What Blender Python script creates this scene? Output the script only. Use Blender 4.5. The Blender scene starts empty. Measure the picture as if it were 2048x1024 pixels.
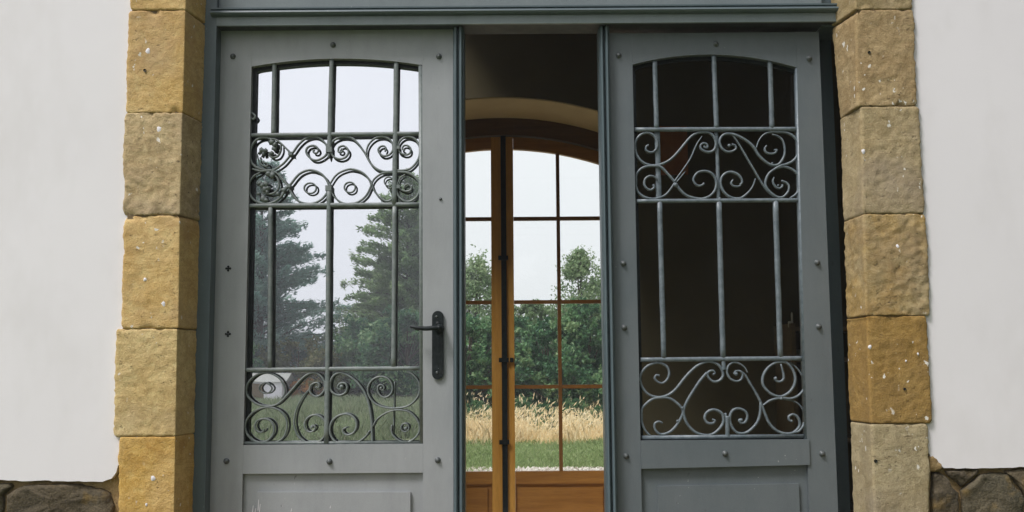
import bpy, bmesh, math, random
import numpy as np
from mathutils import Vector, Matrix, noise

random.seed(7); RNG = np.random.default_rng(7)
S = bpy.context.scene
COL = S.collection
PI = math.pi

# ------------------------------------------------------------------ camera, sky, sun, exposure
FPX = 2100.0                                   # focal length in pixels of a 2048 wide picture
CAMP = Vector((0.0, -3.75, 0.864))
PITCH, ROLL = math.radians(6.3), math.radians(0.4)
fw = Vector((0, math.cos(PITCH), math.sin(PITCH)))
rt = fw.cross(Vector((0, 0, 1))).normalized(); up = rt.cross(fw)
rt, up = rt * math.cos(ROLL) - up * math.sin(ROLL), up * math.cos(ROLL) + rt * math.sin(ROLL)
cd = bpy.data.cameras.new('camera'); cam = bpy.data.objects.new('camera', cd); COL.objects.link(cam)
cam.matrix_world = Matrix(((rt.x, up.x, -fw.x, CAMP.x), (rt.y, up.y, -fw.y, CAMP.y), (rt.z, up.z, -fw.z, CAMP.z), (0, 0, 0, 1)))
cd.sensor_fit = 'HORIZONTAL'; cd.sensor_width = 36; cd.lens = FPX / 2048 * 36
cd.clip_start = 0.05; cd.clip_end = 1500
S.camera = cam

SUN_EL, SUN_AZ = math.radians(55), math.radians(228)      # azimuth clockwise from +Y: ahead of the facade, to its left
w = bpy.data.worlds.new("World"); S.world = w; w.use_nodes = True
nt = w.node_tree; nt.nodes.clear()
sky = nt.nodes.new('ShaderNodeTexSky'); sky.sky_type = 'NISHITA'; sky.sun_disc = False
sky.sun_elevation = SUN_EL; sky.sun_rotation = SUN_AZ
sky.air_density = 1.0; sky.dust_density = 4.0; sky.ozone_density = 1.0
hs = nt.nodes.new('ShaderNodeHueSaturation'); hs.inputs['Saturation'].default_value = 0.22
mx = nt.nodes.new('ShaderNodeMix'); mx.data_type = 'RGBA'; mx.inputs[0].default_value = 0.7
mx.inputs['B'].default_value = (9.4, 9.4, 9.75, 1)          # even cloud deck
bg = nt.nodes.new('ShaderNodeBackground'); bg.inputs[1].default_value = 0.1
wo = nt.nodes.new('ShaderNodeOutputWorld')
nt.links.new(sky.outputs[0], hs.inputs['Color']); nt.links.new(hs.outputs[0], mx.inputs['A'])
nt.links.new(mx.outputs['Result'], bg.inputs[0]); nt.links.new(bg.outputs[0], wo.inputs[0])

sd = bpy.data.lights.new('sun', 'SUN'); sd.energy = 2.1; sd.angle = math.radians(15); sd.color = (1, .955, .95)
so = bpy.data.objects.new('sun', sd); COL.objects.link(so)
sdir = Vector((math.sin(SUN_AZ) * math.cos(SUN_EL), math.cos(SUN_AZ) * math.cos(SUN_EL), math.sin(SUN_EL)))
so.rotation_euler = sdir.to_track_quat('Z', 'Y').to_euler(); so.location = sdir * 30

S.view_settings.view_transform = 'Standard'; S.view_settings.look = 'None'
S.view_settings.gamma = 1; S.view_settings.use_curve_mapping = False
S.view_settings.exposure = 0.5
S.render.engine = 'CYCLES'
S.cycles.max_bounces = 8; S.cycles.diffuse_bounces = 4; S.cycles.glossy_bounces = 4
S.cycles.transmission_bounces = 6; S.cycles.transparent_max_bounces = 12
S.cycles.caustics_reflective = False; S.cycles.caustics_refractive = False
S.cycles.use_denoising = True

# ------------------------------------------------------------------ helpers
def un(x, y, Y):
    """photo pixel (2048x1024) -> the world point of the plane at depth Y behind it"""
    d = fw * FPX + rt * (x - 1024) + up * (512 - y)
    return CAMP + d * ((Y - CAMP.y) / d.y)

def catmull(pts, sub=6):
    P = [Vector(p) for p in pts]; n = len(P); out = []
    for i in range(n - 1):
        p0 = P[i - 1] if i else P[0] * 2 - P[1]
        p1, p2 = P[i], P[i + 1]
        p3 = P[i + 2] if i + 2 < n else P[-1] * 2 - P[-2]
        for k in range(sub):
            t = k / sub
            out.append(.5 * ((2 * p1) + (p2 - p0) * t + (2 * p0 - 5 * p1 + 4 * p2 - p3) * t * t + (3 * p1 - p0 - 3 * p2 + p3) * t ** 3))
    out.append(P[-1]); return out

ROOTLOC = {}
def empty(name, loc, label=None, cat=None, group=None):
    o = bpy.data.objects.new(name, None); COL.objects.link(o); o.location = loc; o.empty_display_size = .1
    ROOTLOC[o.name] = Vector(loc); tag(o, label, cat, group); return o
def tag(o, label=None, cat=None, group=None, kind=None):
    if label: o['label'] = label
    if cat: o['category'] = cat; o['kind'] = 'thing'
    if group: o['group'] = group
    if kind: o['kind'] = kind
    return o
def rootloc(p):
    while p is not None:
        if p.name in ROOTLOC: return ROOTLOC[p.name]
        p = p.parent
    return Vector((0, 0, 0))
def link(name, me, parent=None, loc=None, kind=None):
    o = bpy.data.objects.new(name, me); COL.objects.link(o)
    if parent is not None: o.parent = parent
    if loc is not None: o.location = Vector(loc) - rootloc(parent)
    if kind: o['kind'] = kind
    return o
def obj(name, bm, mat, parent=None, smooth=False, kind=None):
    """bm is in world coordinates; shifted into the frame of the thing it belongs to"""
    off = rootloc(parent)
    bmesh.ops.translate(bm, verts=bm.verts, vec=-off)
    bmesh.ops.recalc_face_normals(bm, faces=bm.faces)
    me = bpy.data.meshes.new(name); bm.to_mesh(me); bm.free()
    me.materials.append(mat)
    if smooth: me.polygons.foreach_set('use_smooth', [True] * len(me.polygons))
    return link(name, me, parent, kind=kind)
def bevel(bm, w, seg=2):
    if w > 0: bmesh.ops.bevel(bm, geom=[e for e in bm.edges if e.is_manifold and e.calc_face_angle(0) > .5], offset=w, segments=seg, affect='EDGES', profile=.5, clamp_overlap=True)
    return bm
def add_box(bm, x0, x1, y0, y1, z0, z1):
    v = [bm.verts.new((x, y, z)) for x in (x0, x1) for y in (y0, y1) for z in (z0, z1)]
    for f in ((0, 1, 3, 2), (4, 6, 7, 5), (0, 4, 5, 1), (2, 3, 7, 6), (0, 2, 6, 4), (1, 5, 7, 3)): bm.faces.new([v[i] for i in f])
    return bm
def box(x0, x1, y0, y1, z0, z1, bw=0, seg=2): return bevel(add_box(bmesh.new(), x0, x1, y0, y1, z0, z1), bw, seg)
def prism(pts, y0, y1, bw=0, seg=2, bm=None):
    """polygon in (x, z) given thickness from y0 to y1"""
    bm = bm or bmesh.new()
    a = [bm.verts.new((p[0], y0, p[1])) for p in pts]; b = [bm.verts.new((p[0], y1, p[1])) for p in pts]
    n = len(pts)
    bm.faces.new(a); bm.faces.new(b[::-1])
    for i in range(n): bm.faces.new((a[i], b[i], b[(i + 1) % n], a[(i + 1) % n]))
    return bevel(bm, bw, seg)
def extrude_profile(prof, axis, a, b, bm=None):
    """closed profile swept straight: axis 'z' -> prof is (x, y); axis 'x' -> prof is (y, z)"""
    bm = bm or bmesh.new()
    f = (lambda p, t: (p[0], p[1], t)) if axis == 'z' else (lambda p, t: (t, p[0], p[1]))
    A = [bm.verts.new(f(p, a)) for p in prof]; B = [bm.verts.new(f(p, b)) for p in prof]
    n = len(prof); bm.faces.new(A); bm.faces.new(B[::-1])
    for i in range(n): bm.faces.new((A[i], B[i], B[(i + 1) % n], A[(i + 1) % n]))
    return bm
def sweep(path, Y, wid, dep, bm=None, taper=(1, 1), cap=True, yy=None):
    """flat iron bar bent in the plane of the grille: path of (x, z), wid in the plane, dep along y"""
    bm = bm or bmesh.new(); n = len(path); rings = []
    sec = [(math.copysign(abs(math.cos(t)) ** .55, math.cos(t)) * .5, math.copysign(abs(math.sin(t)) ** .55, math.sin(t)) * .5) for t in [2 * PI * (k + .5) / 10 for k in range(10)]]
    for i, p in enumerate(path):
        q0, q1 = path[max(i - 1, 0)], path[min(i + 1, n - 1)]
        t = Vector((q1[0] - q0[0], q1[1] - q0[1])); t = t.normalized() if t.length > 1e-9 else Vector((1, 0)); nn = Vector((-t.y, t.x))
        f = i / max(n - 1, 1)
        k = 1.0
        if f < .25: k = taper[0] + (1 - taper[0]) * f / .25
        if f > .75: k = taper[1] + (1 - taper[1]) * (1 - f) / .25
        y0 = Y + (yy(f) if yy else 0) + .0006 * noise.noise((p[0] * 60, p[1] * 60, 1))
        k *= 1 + .10 * noise.noise((p[0] * 70, p[1] * 70, 5)) + .07 * noise.noise((p[0] * 190, p[1] * 190, 9))
        rings.append([bm.verts.new((p[0] + nn.x * s[0] * wid * k, y0 + s[1] * dep, p[1] + nn.y * s[0] * wid * k)) for s in sec])
    m = len(sec)
    for i in range(n - 1):
        for k in range(m): bm.faces.new((rings[i][k], rings[i][(k + 1) % m], rings[i + 1][(k + 1) % m], rings[i + 1][k]))
    if cap: bm.faces.new(rings[0][::-1]); bm.faces.new(rings[-1])
    return bm
def tube(pts, rads, seg=7, bm=None):
    bm = bm or bmesh.new(); rings = []; n = len(pts); P = [Vector(p) for p in pts]
    for i in range(n):
        t = (P[min(i + 1, n - 1)] - P[max(i - 1, 0)]).normalized()
        a = t.cross(Vector((.31, .2, .93))); a = a.normalized() if a.length > 1e-5 else Vector((1, 0, 0)); b = t.cross(a)
        rings.append([bm.verts.new(P[i] + (a * math.cos(2 * PI * k / seg) + b * math.sin(2 * PI * k / seg)) * rads[i]) for k in range(seg)])
    for i in range(n - 1):
        for k in range(seg): bm.faces.new((rings[i][k], rings[i][(k + 1) % seg], rings[i + 1][(k + 1) % seg], rings[i + 1][k]))
    bm.faces.new(rings[0][::-1]); bm.faces.new(rings[-1]); return bm
def lathe_y(prof, seg=16, bm=None, c=(0, 0, 0)):
    """prof of (radius, y) turned about the y axis"""
    bm = bm or bmesh.new(); rings = []
    for r, y in prof:
        if r < 1e-6: rings.append([bm.verts.new((c[0], c[1] + y, c[2]))])
        else: rings.append([bm.verts.new((c[0] + r * math.cos(2 * PI * k / seg), c[1] + y, c[2] + r * math.sin(2 * PI * k / seg))) for k in range(seg)])
    for A, B in zip(rings, rings[1:]):
        for k in range(seg):
            a, b = A[k % len(A)], A[(k + 1) % len(A)]; c2, d = B[(k + 1) % len(B)], B[k % len(B)]
            vs = []
            for v in (a, b, c2, d):
                if v not in vs: vs.append(v)
            if len(vs) > 2: bm.faces.new(vs)
    return bm

# ------------------------------------------------------------------ materials
class NB:
    def __init__(s, name):
        s.m = bpy.data.materials.new(name); s.m.use_nodes = True; s.t = s.m.node_tree; s.t.nodes.clear()
        s.out = s.n('ShaderNodeOutputMaterial'); s.co = s.n('ShaderNodeTexCoord')
    def n(s, typ, **kw):
        x = s.t.nodes.new(typ)
        for k, v in kw.items(): setattr(x, k, v)
        return x
    def l(s, a, b): s.t.links.new(a, b)
    def set(s, sock, v):
        if hasattr(v, 'is_output'): s.l(v, sock)
        elif isinstance(v, tuple) and len(v) == 3 and sock.type == 'RGBA': sock.default_value = (*v, 1)
        else: sock.default_value = v
    def map(s, scale=(1, 1, 1), rot=(0, 0, 0), loc=(0, 0, 0), src='Object'):
        m = s.n('ShaderNodeMapping'); m.inputs['Scale'].default_value = scale; m.inputs['Rotation'].default_value = rot; m.inputs['Location'].default_value = loc
        s.l(s.co.outputs[src], m.inputs[0]); return m.outputs[0]
    def noise(s, scale, detail=4, rough=.6, vec=None, dist=0):
        x = s.n('ShaderNodeTexNoise'); x.inputs['Scale'].default_value = scale; x.inputs['Detail'].default_value = detail
        x.inputs['Roughness'].default_value = rough; x.inputs['Distortion'].default_value = dist
        s.l(vec if vec is not None else s.co.outputs['Object'], x.inputs['Vector']); return x.outputs['Fac']
    def voro(s, scale, vec=None, out='Distance', feature='F1'):
        x = s.n('ShaderNodeTexVoronoi'); x.feature = feature; x.inputs['Scale'].default_value = scale
        s.l(vec if vec is not None else s.co.outputs['Object'], x.inputs['Vector']); return x.outputs[out]
    def ramp(s, fac, a, b, lo=0., hi=1.):
        x = s.n('ShaderNodeMapRange'); s.l(fac, x.inputs[0]); x.inputs[1].default_value = a; x.inputs[2].default_value = b
        x.inputs[3].default_value = lo; x.inputs[4].default_value = hi; return x.outputs[0]
    def mix(s, fac, a, b, blend='MIX'):
        x = s.n('ShaderNodeMix'); x.data_type = 'RGBA'; x.blend_type = blend
        s.set(x.inputs[0], fac); s.set(x.inputs['A'], a); s.set(x.inputs['B'], b); return x.outputs['Result']
    def math(s, op, a, b=0.):
        x = s.n('ShaderNodeMath'); x.operation = op; s.set(x.inputs[0], a); s.set(x.inputs[1], b); return x.outputs[0]
    def bump(s, h, strength=.3, dist=.01, nrm=None):
        x = s.n('ShaderNodeBump'); x.inputs['Strength'].default_value = strength; x.inputs['Distance'].default_value = dist
        s.l(h, x.inputs['Height'])
        if nrm is not None: s.l(nrm, x.inputs['Normal'])
        return x.outputs[0]
    def pbr(s, col, rough=.6, normal=None, metal=0., spec=.5):
        p = s.n('ShaderNodeBsdfPrincipled'); s.set(p.inputs['Base Color'], col); s.set(p.inputs['Roughness'], rough)
        p.inputs['Metallic'].default_value = metal; p.inputs['Specular IOR Level'].default_value = spec
        if normal is not None: s.l(normal, p.inputs['Normal'])
        s.l(p.outputs[0], s.out.inputs[0]); return s.m

def paint(name, c, c2, rough=.42, chips=.0, spec=.5, sc=1.0):
    b = NB(name)
    n1 = b.noise(2.3, 5, .6); n2 = b.noise(16, 5, .65, vec=b.map((1, 1, .25))); n3 = b.noise(330, 2, .5)
    k = b.mix(b.ramp(n1, .3, .72), c, c2)
    k = b.mix(b.ramp(n2, .45, .8, 0, .34), k, tuple(x * .62 for x in c))
    k = b.mix(b.ramp(n3, .35, .7, 0, .14), k, tuple(min(1, x * 1.35 + .02) for x in c2))
    if chips:
        m = b.math('MULTIPLY', b.ramp(b.noise(95, 3, .6), .70, .73), b.ramp(b.noise(5, 2, .5), .52, .60))
        k = b.mix(b.math('MULTIPLY', m, chips), k, (.62, .60, .56))
        d = b.math('MULTIPLY', b.ramp(b.noise(70, 2, .5, vec=b.map((1, 1, .4), loc=(5, 2, 7))), .72, .75), b.ramp(b.noise(4, 2, .5, vec=b.map(loc=(9, 3, 1))), .5, .6))
        k = b.mix(b.math('MULTIPLY', d, chips * .8), k, (.05, .045, .04))
    h = b.math('ADD', b.math('MULTIPLY', n3, .35), b.noise(60, 4, .6, vec=b.map((1, 1, .35))))
    return b.pbr(k, b.ramp(n2, .3, .8, rough - .06, rough + .14), b.bump(h, .22, .003), spec=spec)
def stone_mat(name, c, c2, dark=.3, pits=.5, white=.25, seed=0., streak=0.):
    b = NB(name); v = b.map(loc=(seed, seed * 2.7, seed * 1.3))
    big = b.noise(5.5, 6, .62, vec=v); mid = b.noise(26, 6, .7, vec=v); fine = b.noise(210, 3, .65, vec=v)
    k = b.mix(b.ramp(big, .34, .68), c, c2)
    k = b.mix(b.ramp(mid, .48, .75, 0, dark), k, tuple(x * .45 for x in c))
    k = b.mix(b.ramp(mid, .5, .27, 0, .35), k, tuple(min(.75, x * 1.35 + .04) for x in c2))
    k = b.mix(b.ramp(fine, .5, .72, 0, .42), k, tuple(x * .42 for x in c))
    k = b.mix(b.ramp(fine, .48, .3, 0, .28), k, tuple(min(.8, x * 1.4 + .05) for x in c2))
    vein = b.ramp(b.noise(4.2, 7, .72, vec=b.map((1, 1, 2.2), rot=(0, .5, 0), loc=(seed * 1.9, 2, 5)), dist=1.4), .44, .5); vein2 = b.ramp(b.noise(4.2, 7, .72, vec=b.map((1, 1, 2.2), rot=(0, .5, 0), loc=(seed * 1.9, 2, 5)), dist=1.4), .56, .5)
    k = b.mix(b.math('MULTIPLY', b.math('MULTIPLY', vein, vein2), .28), k, (c[0] * .5, c[1] * .42, c[2] * .3))
    k = b.mix(b.ramp(b.noise(2.6, 5, .6, vec=b.map(loc=(seed * 3.1, 9, seed))), .5, .72, 0, .6), k, (c2[0] * .66, c2[1] * .68, c2[2] * .92))
    k = b.mix(b.ramp(b.noise(3.4, 6, .66, vec=b.map(loc=(2, seed * 2.3, 8))), .54, .74, 0, .5), k, (c[0] * .62, c[1] * .50, c[2] * .42))
    pit = b.math('MULTIPLY', b.ramp(b.noise(58, 4, .62, vec=b.map((1, 1, 1.6), loc=(seed + 3, 1, seed))), .635, .69), b.ramp(big, .4, .56))
    k = b.mix(b.math('MULTIPLY', pit, pits), k, (.06, .045, .025))
    wh = b.math('MULTIPLY', b.ramp(b.noise(48, 3, .5, vec=b.map((1, 1, .75), loc=(seed, 5, 2))), .67, .70), b.ramp(b.noise(7, 2, .5, vec=b.map(loc=(1, seed, 4))), .47, .56))
    k = b.mix(b.math('MULTIPLY', wh, white * 3), k, (.78, .75, .68))
    if streak:
        st = b.ramp(b.noise(9, 5, .7, vec=b.map((1, 1, .12), loc=(seed, 0, 0))), .5, .75, 0, streak)
        k = b.mix(st, k, (.12, .09, .05))
    h = b.math('ADD', b.math('MULTIPLY', fine, .4), b.math('SUBTRACT', mid, b.math('MULTIPLY', pit, .8)))
    return b.pbr(k, .88, b.bump(h, .75, .007), spec=.25)

M = {}
M['leaf_grey'] = paint('grey_paint', (.275, .292, .302), (.345, .358, .368), .45, chips=.8)
M['leaf_blue'] = paint('shaded_blue_grey_paint', (.100, .122, .134), (.140, .158, .166), .42, chips=.6)  # bluish coat, with the right leaf's shade put into the colour
M['frame'] = paint('slate_paint', (.072, .104, .118), (.096, .13, .142), .36, chips=.4)
M['under'] = paint('shaded_underside_paint', (.018, .024, .026), (.03, .038, .04), .5)  # shade below the lintel put into the colour
M['panel'] = paint('grey_green_paint', (.165, .20, .21), (.20, .235, .24), .42)
def iron(name, c, c2, rust=.2, rough=.45):
    b = NB(name); n = b.noise(45, 5, .65); f = b.noise(260, 2, .5)
    k = b.mix(b.ramp(n, .35, .7), c, c2)
    k = b.mix(b.ramp(b.noise(22, 4, .6, vec=b.map(loc=(4, 1, 2))), .62, .74, 0, rust), k, (.16, .085, .03))
    k = b.mix(b.ramp(f, .5, .7, 0, .3), k, tuple(x * .4 for x in c))
    return b.pbr(k, rough, b.bump(b.math('ADD', n, b.math('MULTIPLY', f, .4)), .4, .003), spec=.25 if name == 'black_iron' else .6)
M['iron_grey'] = iron('grey_iron', (.135, .165, .16), (.215, .24, .23), .25)
M['iron_blue'] = iron('blue_iron', (.09, .118, .138), (.175, .21, .23), .05, .42)
M['iron_black'] = iron('black_iron', (.008, .011, .012), (.02, .026, .028), .05, .36)
M['bolt'] = iron('bolt_iron', (.05, .06, .062), (.12, .135, .135), .1, .35)

def plaster():
    b = NB('white_plaster'); n = b.noise(1.6, 5, .6); f = b.noise(300, 3, .7); g = b.noise(38, 4, .6)
    k = b.mix(b.ramp(n, .3, .7), (.775, .755, .775), (.815, .795, .815))
    k = b.mix(b.ramp(f, .5, .72, 0, .12), k, (.48, .46, .48))
    k = b.mix(b.ramp(b.noise(3.3, 5, .65, vec=b.map((1, 1, .45), loc=(3, 2, 8))), .48, .8, 0, .5), k, (.63, .61, .60))
    return b.pbr(k, .92, b.bump(b.math('ADD', b.math('MULTIPLY', f, .6), b.math('MULTIPLY', g, .5)), .13, .005), spec=.2)
M['plaster'] = plaster()
M['mortar'] = stone_mat('ochre_mortar', (.30, .20, .085), (.36, .26, .13), .4, .6, .1, 3.3)
M['joint'] = stone_mat('joint_mortar', (.20, .14, .07), (.28, .21, .12), .5, .6, .1, 6.3)
def rubble(name, seed, c=(.072, .060, .040), c2=(.155, .122, .078)):
    b = NB(name); v = b.map(loc=(seed, seed, 2 * seed))
    big = b.noise(9, 6, .65, vec=v); f = b.noise(140, 4, .7, vec=v)
    k = b.mix(b.ramp(big, .35, .68), c, c2)
    k = b.mix(b.ramp(f, .5, .72, 0, .6), k, tuple(x * .35 for x in c)); k = b.mix(b.ramp(f, .46, .25, 0, .45), k, (.26, .22, .14))
    k = b.mix(b.ramp(b.noise(14, 3, .5, vec=b.map(loc=(seed, 7, 1))), .58, .74, 0, .5), k, (.28, .18, .05))
    return b.pbr(k, .9, b.bump(b.math('ADD', f, b.noise(30, 5, .6, vec=v)), .8, .009), spec=.25)
M['rub'] = [rubble('dark_rubble', 1.7), rubble('olive_rubble', 5.1, (.075, .068, .046), (.15, .125, .08))]

def glass_mirror():
    b = NB('coated_glass')          # strongly reflecting coated pane, pale veil mixed in to imitate haze
    g = b.n('ShaderNodeBsdfGlossy'); g.inputs['Roughness'].default_value = .0; g.inputs['Color'].default_value = (.93, .96, 1, 1)
    wv = b.noise(2.2, 2, .5)
    b.l(b.bump(wv, .10, .004), g.inputs['Normal'])
    t = b.n('ShaderNodeBsdfTransparent'); t.inputs[0].default_value = (.22, .25, .24, 1)
    d = b.n('ShaderNodeBsdfDiffuse'); d.inputs[0].default_value = (.6, .6, .6, 1)
    m1 = b.n('ShaderNodeMixShader'); m1.inputs[0].default_value = .80; b.l(t.outputs[0], m1.inputs[1]); b.l(g.outputs[0], m1.inputs[2])
    m2 = b.n('ShaderNodeMixShader'); b.l(b.ramp(b.noise(6, 5, .7), .4, .8, .015, .042), m2.inputs[0]); b.l(m1.outputs[0], m2.inputs[1]); b.l(d.outputs[0], m2.inputs[2])
    b.l(m2.outputs[0], b.out.inputs[0]); return b.m
def glass_clear(name, refl=.6, dust=.004):
    b = NB(name)
    g = b.n('ShaderNodeBsdfGlossy'); g.inputs['Roughness'].default_value = .0
    t = b.n('ShaderNodeBsdfTransparent'); t.inputs[0].default_value = (.95, .97, .96, 1)
    fr = b.n('ShaderNodeFresnel'); fr.inputs[0].default_value = 1.45
    m1 = b.n('ShaderNodeMixShader'); b.l(b.math('MULTIPLY', fr.outputs[0], refl), m1.inputs[0]); b.l(t.outputs[0], m1.inputs[1]); b.l(g.outputs[0], m1.inputs[2])
    d = b.n('ShaderNodeBsdfDiffuse'); d.inputs[0].default_value = (.6, .6, .6, 1)
    m2 = b.n('ShaderNodeMixShader'); b.l(b.ramp(b.noise(7, 4, .7), .4, .8, 0, dust), m2.inputs[0]); b.l(m1.outputs[0], m2.inputs[1]); b.l(d.outputs[0], m2.inputs[2])
    b.l(m2.outputs[0], b.out.inputs[0]); return b.m
M['mirror'] = glass_mirror(); M['glass'] = glass_clear('clear_glass', .3, .004); M['glass_back'] = glass_clear('window_glass', .5, .0)

def wood(name, c, c2, axis='z', rough=.4):
    b = NB(name); sc = {'z': (18, 18, 1.1), 'x': (1.1, 18, 18)}[axis]
    n = b.noise(1.6, 6, .6, vec=b.map(sc), dist=.6); f = b.noise(6, 4, .6, vec=b.map(tuple(s * 2.2 for s in sc)))
    k = b.mix(b.ramp(n, .32, .68), c, c2); k = b.mix(b.ramp(f, .48, .75, 0, .45), k, tuple(x * .5 for x in c))
    return b.pbr(k, rough, b.bump(f, .2, .002), spec=.45)
M['wood_v'] = wood('oak_upright', (.48, .225, .035), (.62, .33, .075), 'z')
M['wood_h'] = wood('oak_crosswise', (.27, .115, .024), (.40, .19, .045), 'x')
M['wood_bar_v'] = wood('backlit_oak_upright', (.17, .075, .02), (.24, .11, .03), 'z')  # glazing bars: backlit darkness put into the wood colour
M['wood_bar_h'] = wood('backlit_oak_crosswise', (.19, .08, .02), (.26, .12, .03), 'x')
M['wood_head'] = wood('shaded_oak_head', (.085, .045, .018), (.13, .07, .026), 'x')  # shadow under the arch put into the head's wood colour
M['wood_dark'] = wood('dark_cabinet_wood', (.15, .11, .06), (.20, .145, .08), 'x')
def simple(name, c, c2, rough=.8, sc=8, bs=.2):
    b = NB(name); n = b.noise(sc, 5, .6); return b.pbr(b.mix(b.ramp(n, .3, .7), c, c2), rough, b.bump(b.noise(sc * 8, 4, .6), bs, .006), spec=.3)
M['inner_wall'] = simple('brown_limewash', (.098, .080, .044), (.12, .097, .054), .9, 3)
M['arch_plaster'] = simple('ochre_limewash', (.66, .53, .29), (.72, .59, .34), .9, 5)
M['inner_floor'] = simple('limestone_floor', (.56, .49, .38), (.66, .59, .48), .5, 4)
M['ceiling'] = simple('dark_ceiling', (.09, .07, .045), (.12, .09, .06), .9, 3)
M['rust_patch'] = simple('rust_patch', (.30, .10, .03), (.38, .14, .05), .9, 14)
M['pale'] = simple('pale_wax', (.62, .58, .48), (.7, .66, .56), .5, 20, .05)
M['card'] = simple('grey_card', (.34, .35, .31), (.42, .42, .38), .8, 12)

def leafmat(name, c, c2, c3, trans=.35):
    b = NB(name); a = b.n('ShaderNodeAttribute'); a.attribute_name = 'tint'
    k = b.mix(b.ramp(a.outputs['Fac'], 0, .6), c, c2); k = b.mix(b.ramp(a.outputs['Fac'], .6, 1), k, c3)
    d = b.n('ShaderNodeBsdfPrincipled'); b.set(d.inputs['Base Color'], k); d.inputs['Roughness'].default_value = .55; d.inputs['Specular IOR Level'].default_value = .3
    t = b.n('ShaderNodeBsdfTranslucent'); b.l(k, t.inputs[0])
    m = b.n('ShaderNodeMixShader'); m.inputs[0].default_value = trans; b.l(d.outputs[0], m.inputs[1]); b.l(t.outputs[0], m.inputs[2])
    b.l(m.outputs[0], b.out.inputs[0]); return b.m
M['lv_dense'] = leafmat('deep_green_leaves', (.05, .14, .07), (.14, .28, .12), (.34, .46, .24), .4)
M['lv_light'] = leafmat('fresh_green_leaves', (.16, .25, .12), (.28, .38, .19), (.44, .50, .32), .4)
M['lv_fir'] = leafmat('blue_green_needles', (.16, .29, .24), (.27, .42, .34), (.40, .52, .42), .58)
M['lv_airy'] = leafmat('soft_green_needles', (.17, .27, .12), (.29, .41, .19), (.45, .54, .30), .58)
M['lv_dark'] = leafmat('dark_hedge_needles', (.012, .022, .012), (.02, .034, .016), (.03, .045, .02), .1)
M['lv_gold'] = leafmat('orange_leaves', (.42, .20, .05), (.55, .28, .07), (.62, .38, .12))
M['lv_olive'] = leafmat('olive_leaves', (.11, .13, .04), (.18, .19, .06), (.26, .22, .09))
M['bark'] = simple('bark', (.07, .055, .04), (.12, .095, .07), .95, 20, .5)
M['gr_dry'] = leafmat('straw_blades', (.70, .53, .29), (.84, .70, .44), (.92, .83, .62), .5)
M['gr_green'] = leafmat('grass_blades', (.21, .30, .11), (.32, .40, .17), (.46, .50, .27), .4)
M['gr_meadow'] = leafmat('meadow_blades', (.20, .26, .14), (.30, .35, .21), (.42, .42, .29), .35)

def ground_mat():
    b = NB('turf'); n = b.noise(.6, 6, .65); f = b.noise(9, 5, .7)
    k = b.mix(b.ramp(n, .35, .68), (.10, .155, .06), (.185, .205, .10)); k = b.mix(b.ramp(f, .45, .75, 0, .5), k, (.06, .085, .035))
    return b.pbr(k, .95, b.bump(f, .6, .05), spec=.2)
M['ground'] = ground_mat()
M['straw_ground'] = simple('straw_litter', (.52, .41, .24), (.62, .51, .31), .95, 6, .5)
M['gravel_bed'] = simple('gravel_bed', (.40, .36, .31), (.5, .46, .4), .95, 30, .5)
M['path'] = simple('pale_path', (.52, .5, .5), (.62, .6, .6), .95, 3, .3)
def pebble_mat():
    b = NB('pebbles'); a = b.n('ShaderNodeAttribute'); a.attribute_name = 'tint'
    k = b.mix(a.outputs['Fac'], (.30, .25, .2), (.66, .62, .56)); return b.pbr(k, .85, spec=.3)
M['pebble'] = pebble_mat()

# ------------------------------------------------------------------ ground, paths, hills
GZ = -0.25
bm = bmesh.new(); n = 48
def gh(x, y): return GZ
for i in range(1):
    vs = [bm.verts.new(p) for p in ((-124, -124, GZ), (124, -124, GZ), (124, 124, GZ), (-124, 124, GZ))]; bm.faces.new(vs)
obj('ground', bm, M['ground'], kind='structure')
def sheet(name, pts, z, mat):
    bm = bmesh.new(); bm.faces.new([bm.verts.new((x, y, z)) for x, y in pts]); return obj(name, bm, mat, kind='structure')
sheet('gravel_path', [(-14, 3.6), (14, 3.6), (14, 8.25), (-14, 8.25)], GZ + .004, M['gravel_bed'])
sheet('dry_meadow', [(-20, 12.6), (20, 12.6), (20, 24), (-20, 24)], GZ + .004, M['straw_ground'])
pa = [(-10.3, -37.6), (-8.9, -37.8), (-10.4, -45), (-12.6, -52), (-14, -56), (-15.4, -56), (-14.0, -51), (-12.2, -45)]
sheet('garden_path', pa, GZ + .006, M['path'])
def hill(name, y, h, mat, x0=-260, x1=260, seed=0, dep=70):
    bm = bmesh.new(); N = 60; rows = []
    for j in range(7):
        t = j / 6; row = []
        for i in range(N + 1):
            x = x0 + (x1 - x0) * i / N
            hh = h * (.55 + .45 * noise.noise((x * .03 + seed, 1.3, 0)) + .12 * noise.noise((x * .06, seed, 4)))
            row.append(bm.verts.new((x, y + (dep if y > 0 else -dep) * (t - .5), GZ - .5 + hh * math.sin(PI * t))))
        rows.append(row)
    for a, b in zip(rows, rows[1:]):
        for i in range(N): bm.faces.new((a[i], a[i + 1], b[i + 1], b[i]))
    return obj(name, bm, mat, smooth=True, kind='structure')
M['hill'] = simple('hazy_hill', (.22, .21, .22), (.30, .28, .30), .95, .15, .5)  # distance haze put into the purplish grey hill colour
hill('hills', -95, 8.5, M['hill'], -115, 115, seed=2.2, dep=40)

# ------------------------------------------------------------------ house shell (front walls, inner room)
YS, YP, YF = -.205, -.19, -.06            # stone face, plaster face, door frame face
def P(x, y, Y): v = un(x, y, Y); return (v.x, v.z)

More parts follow.
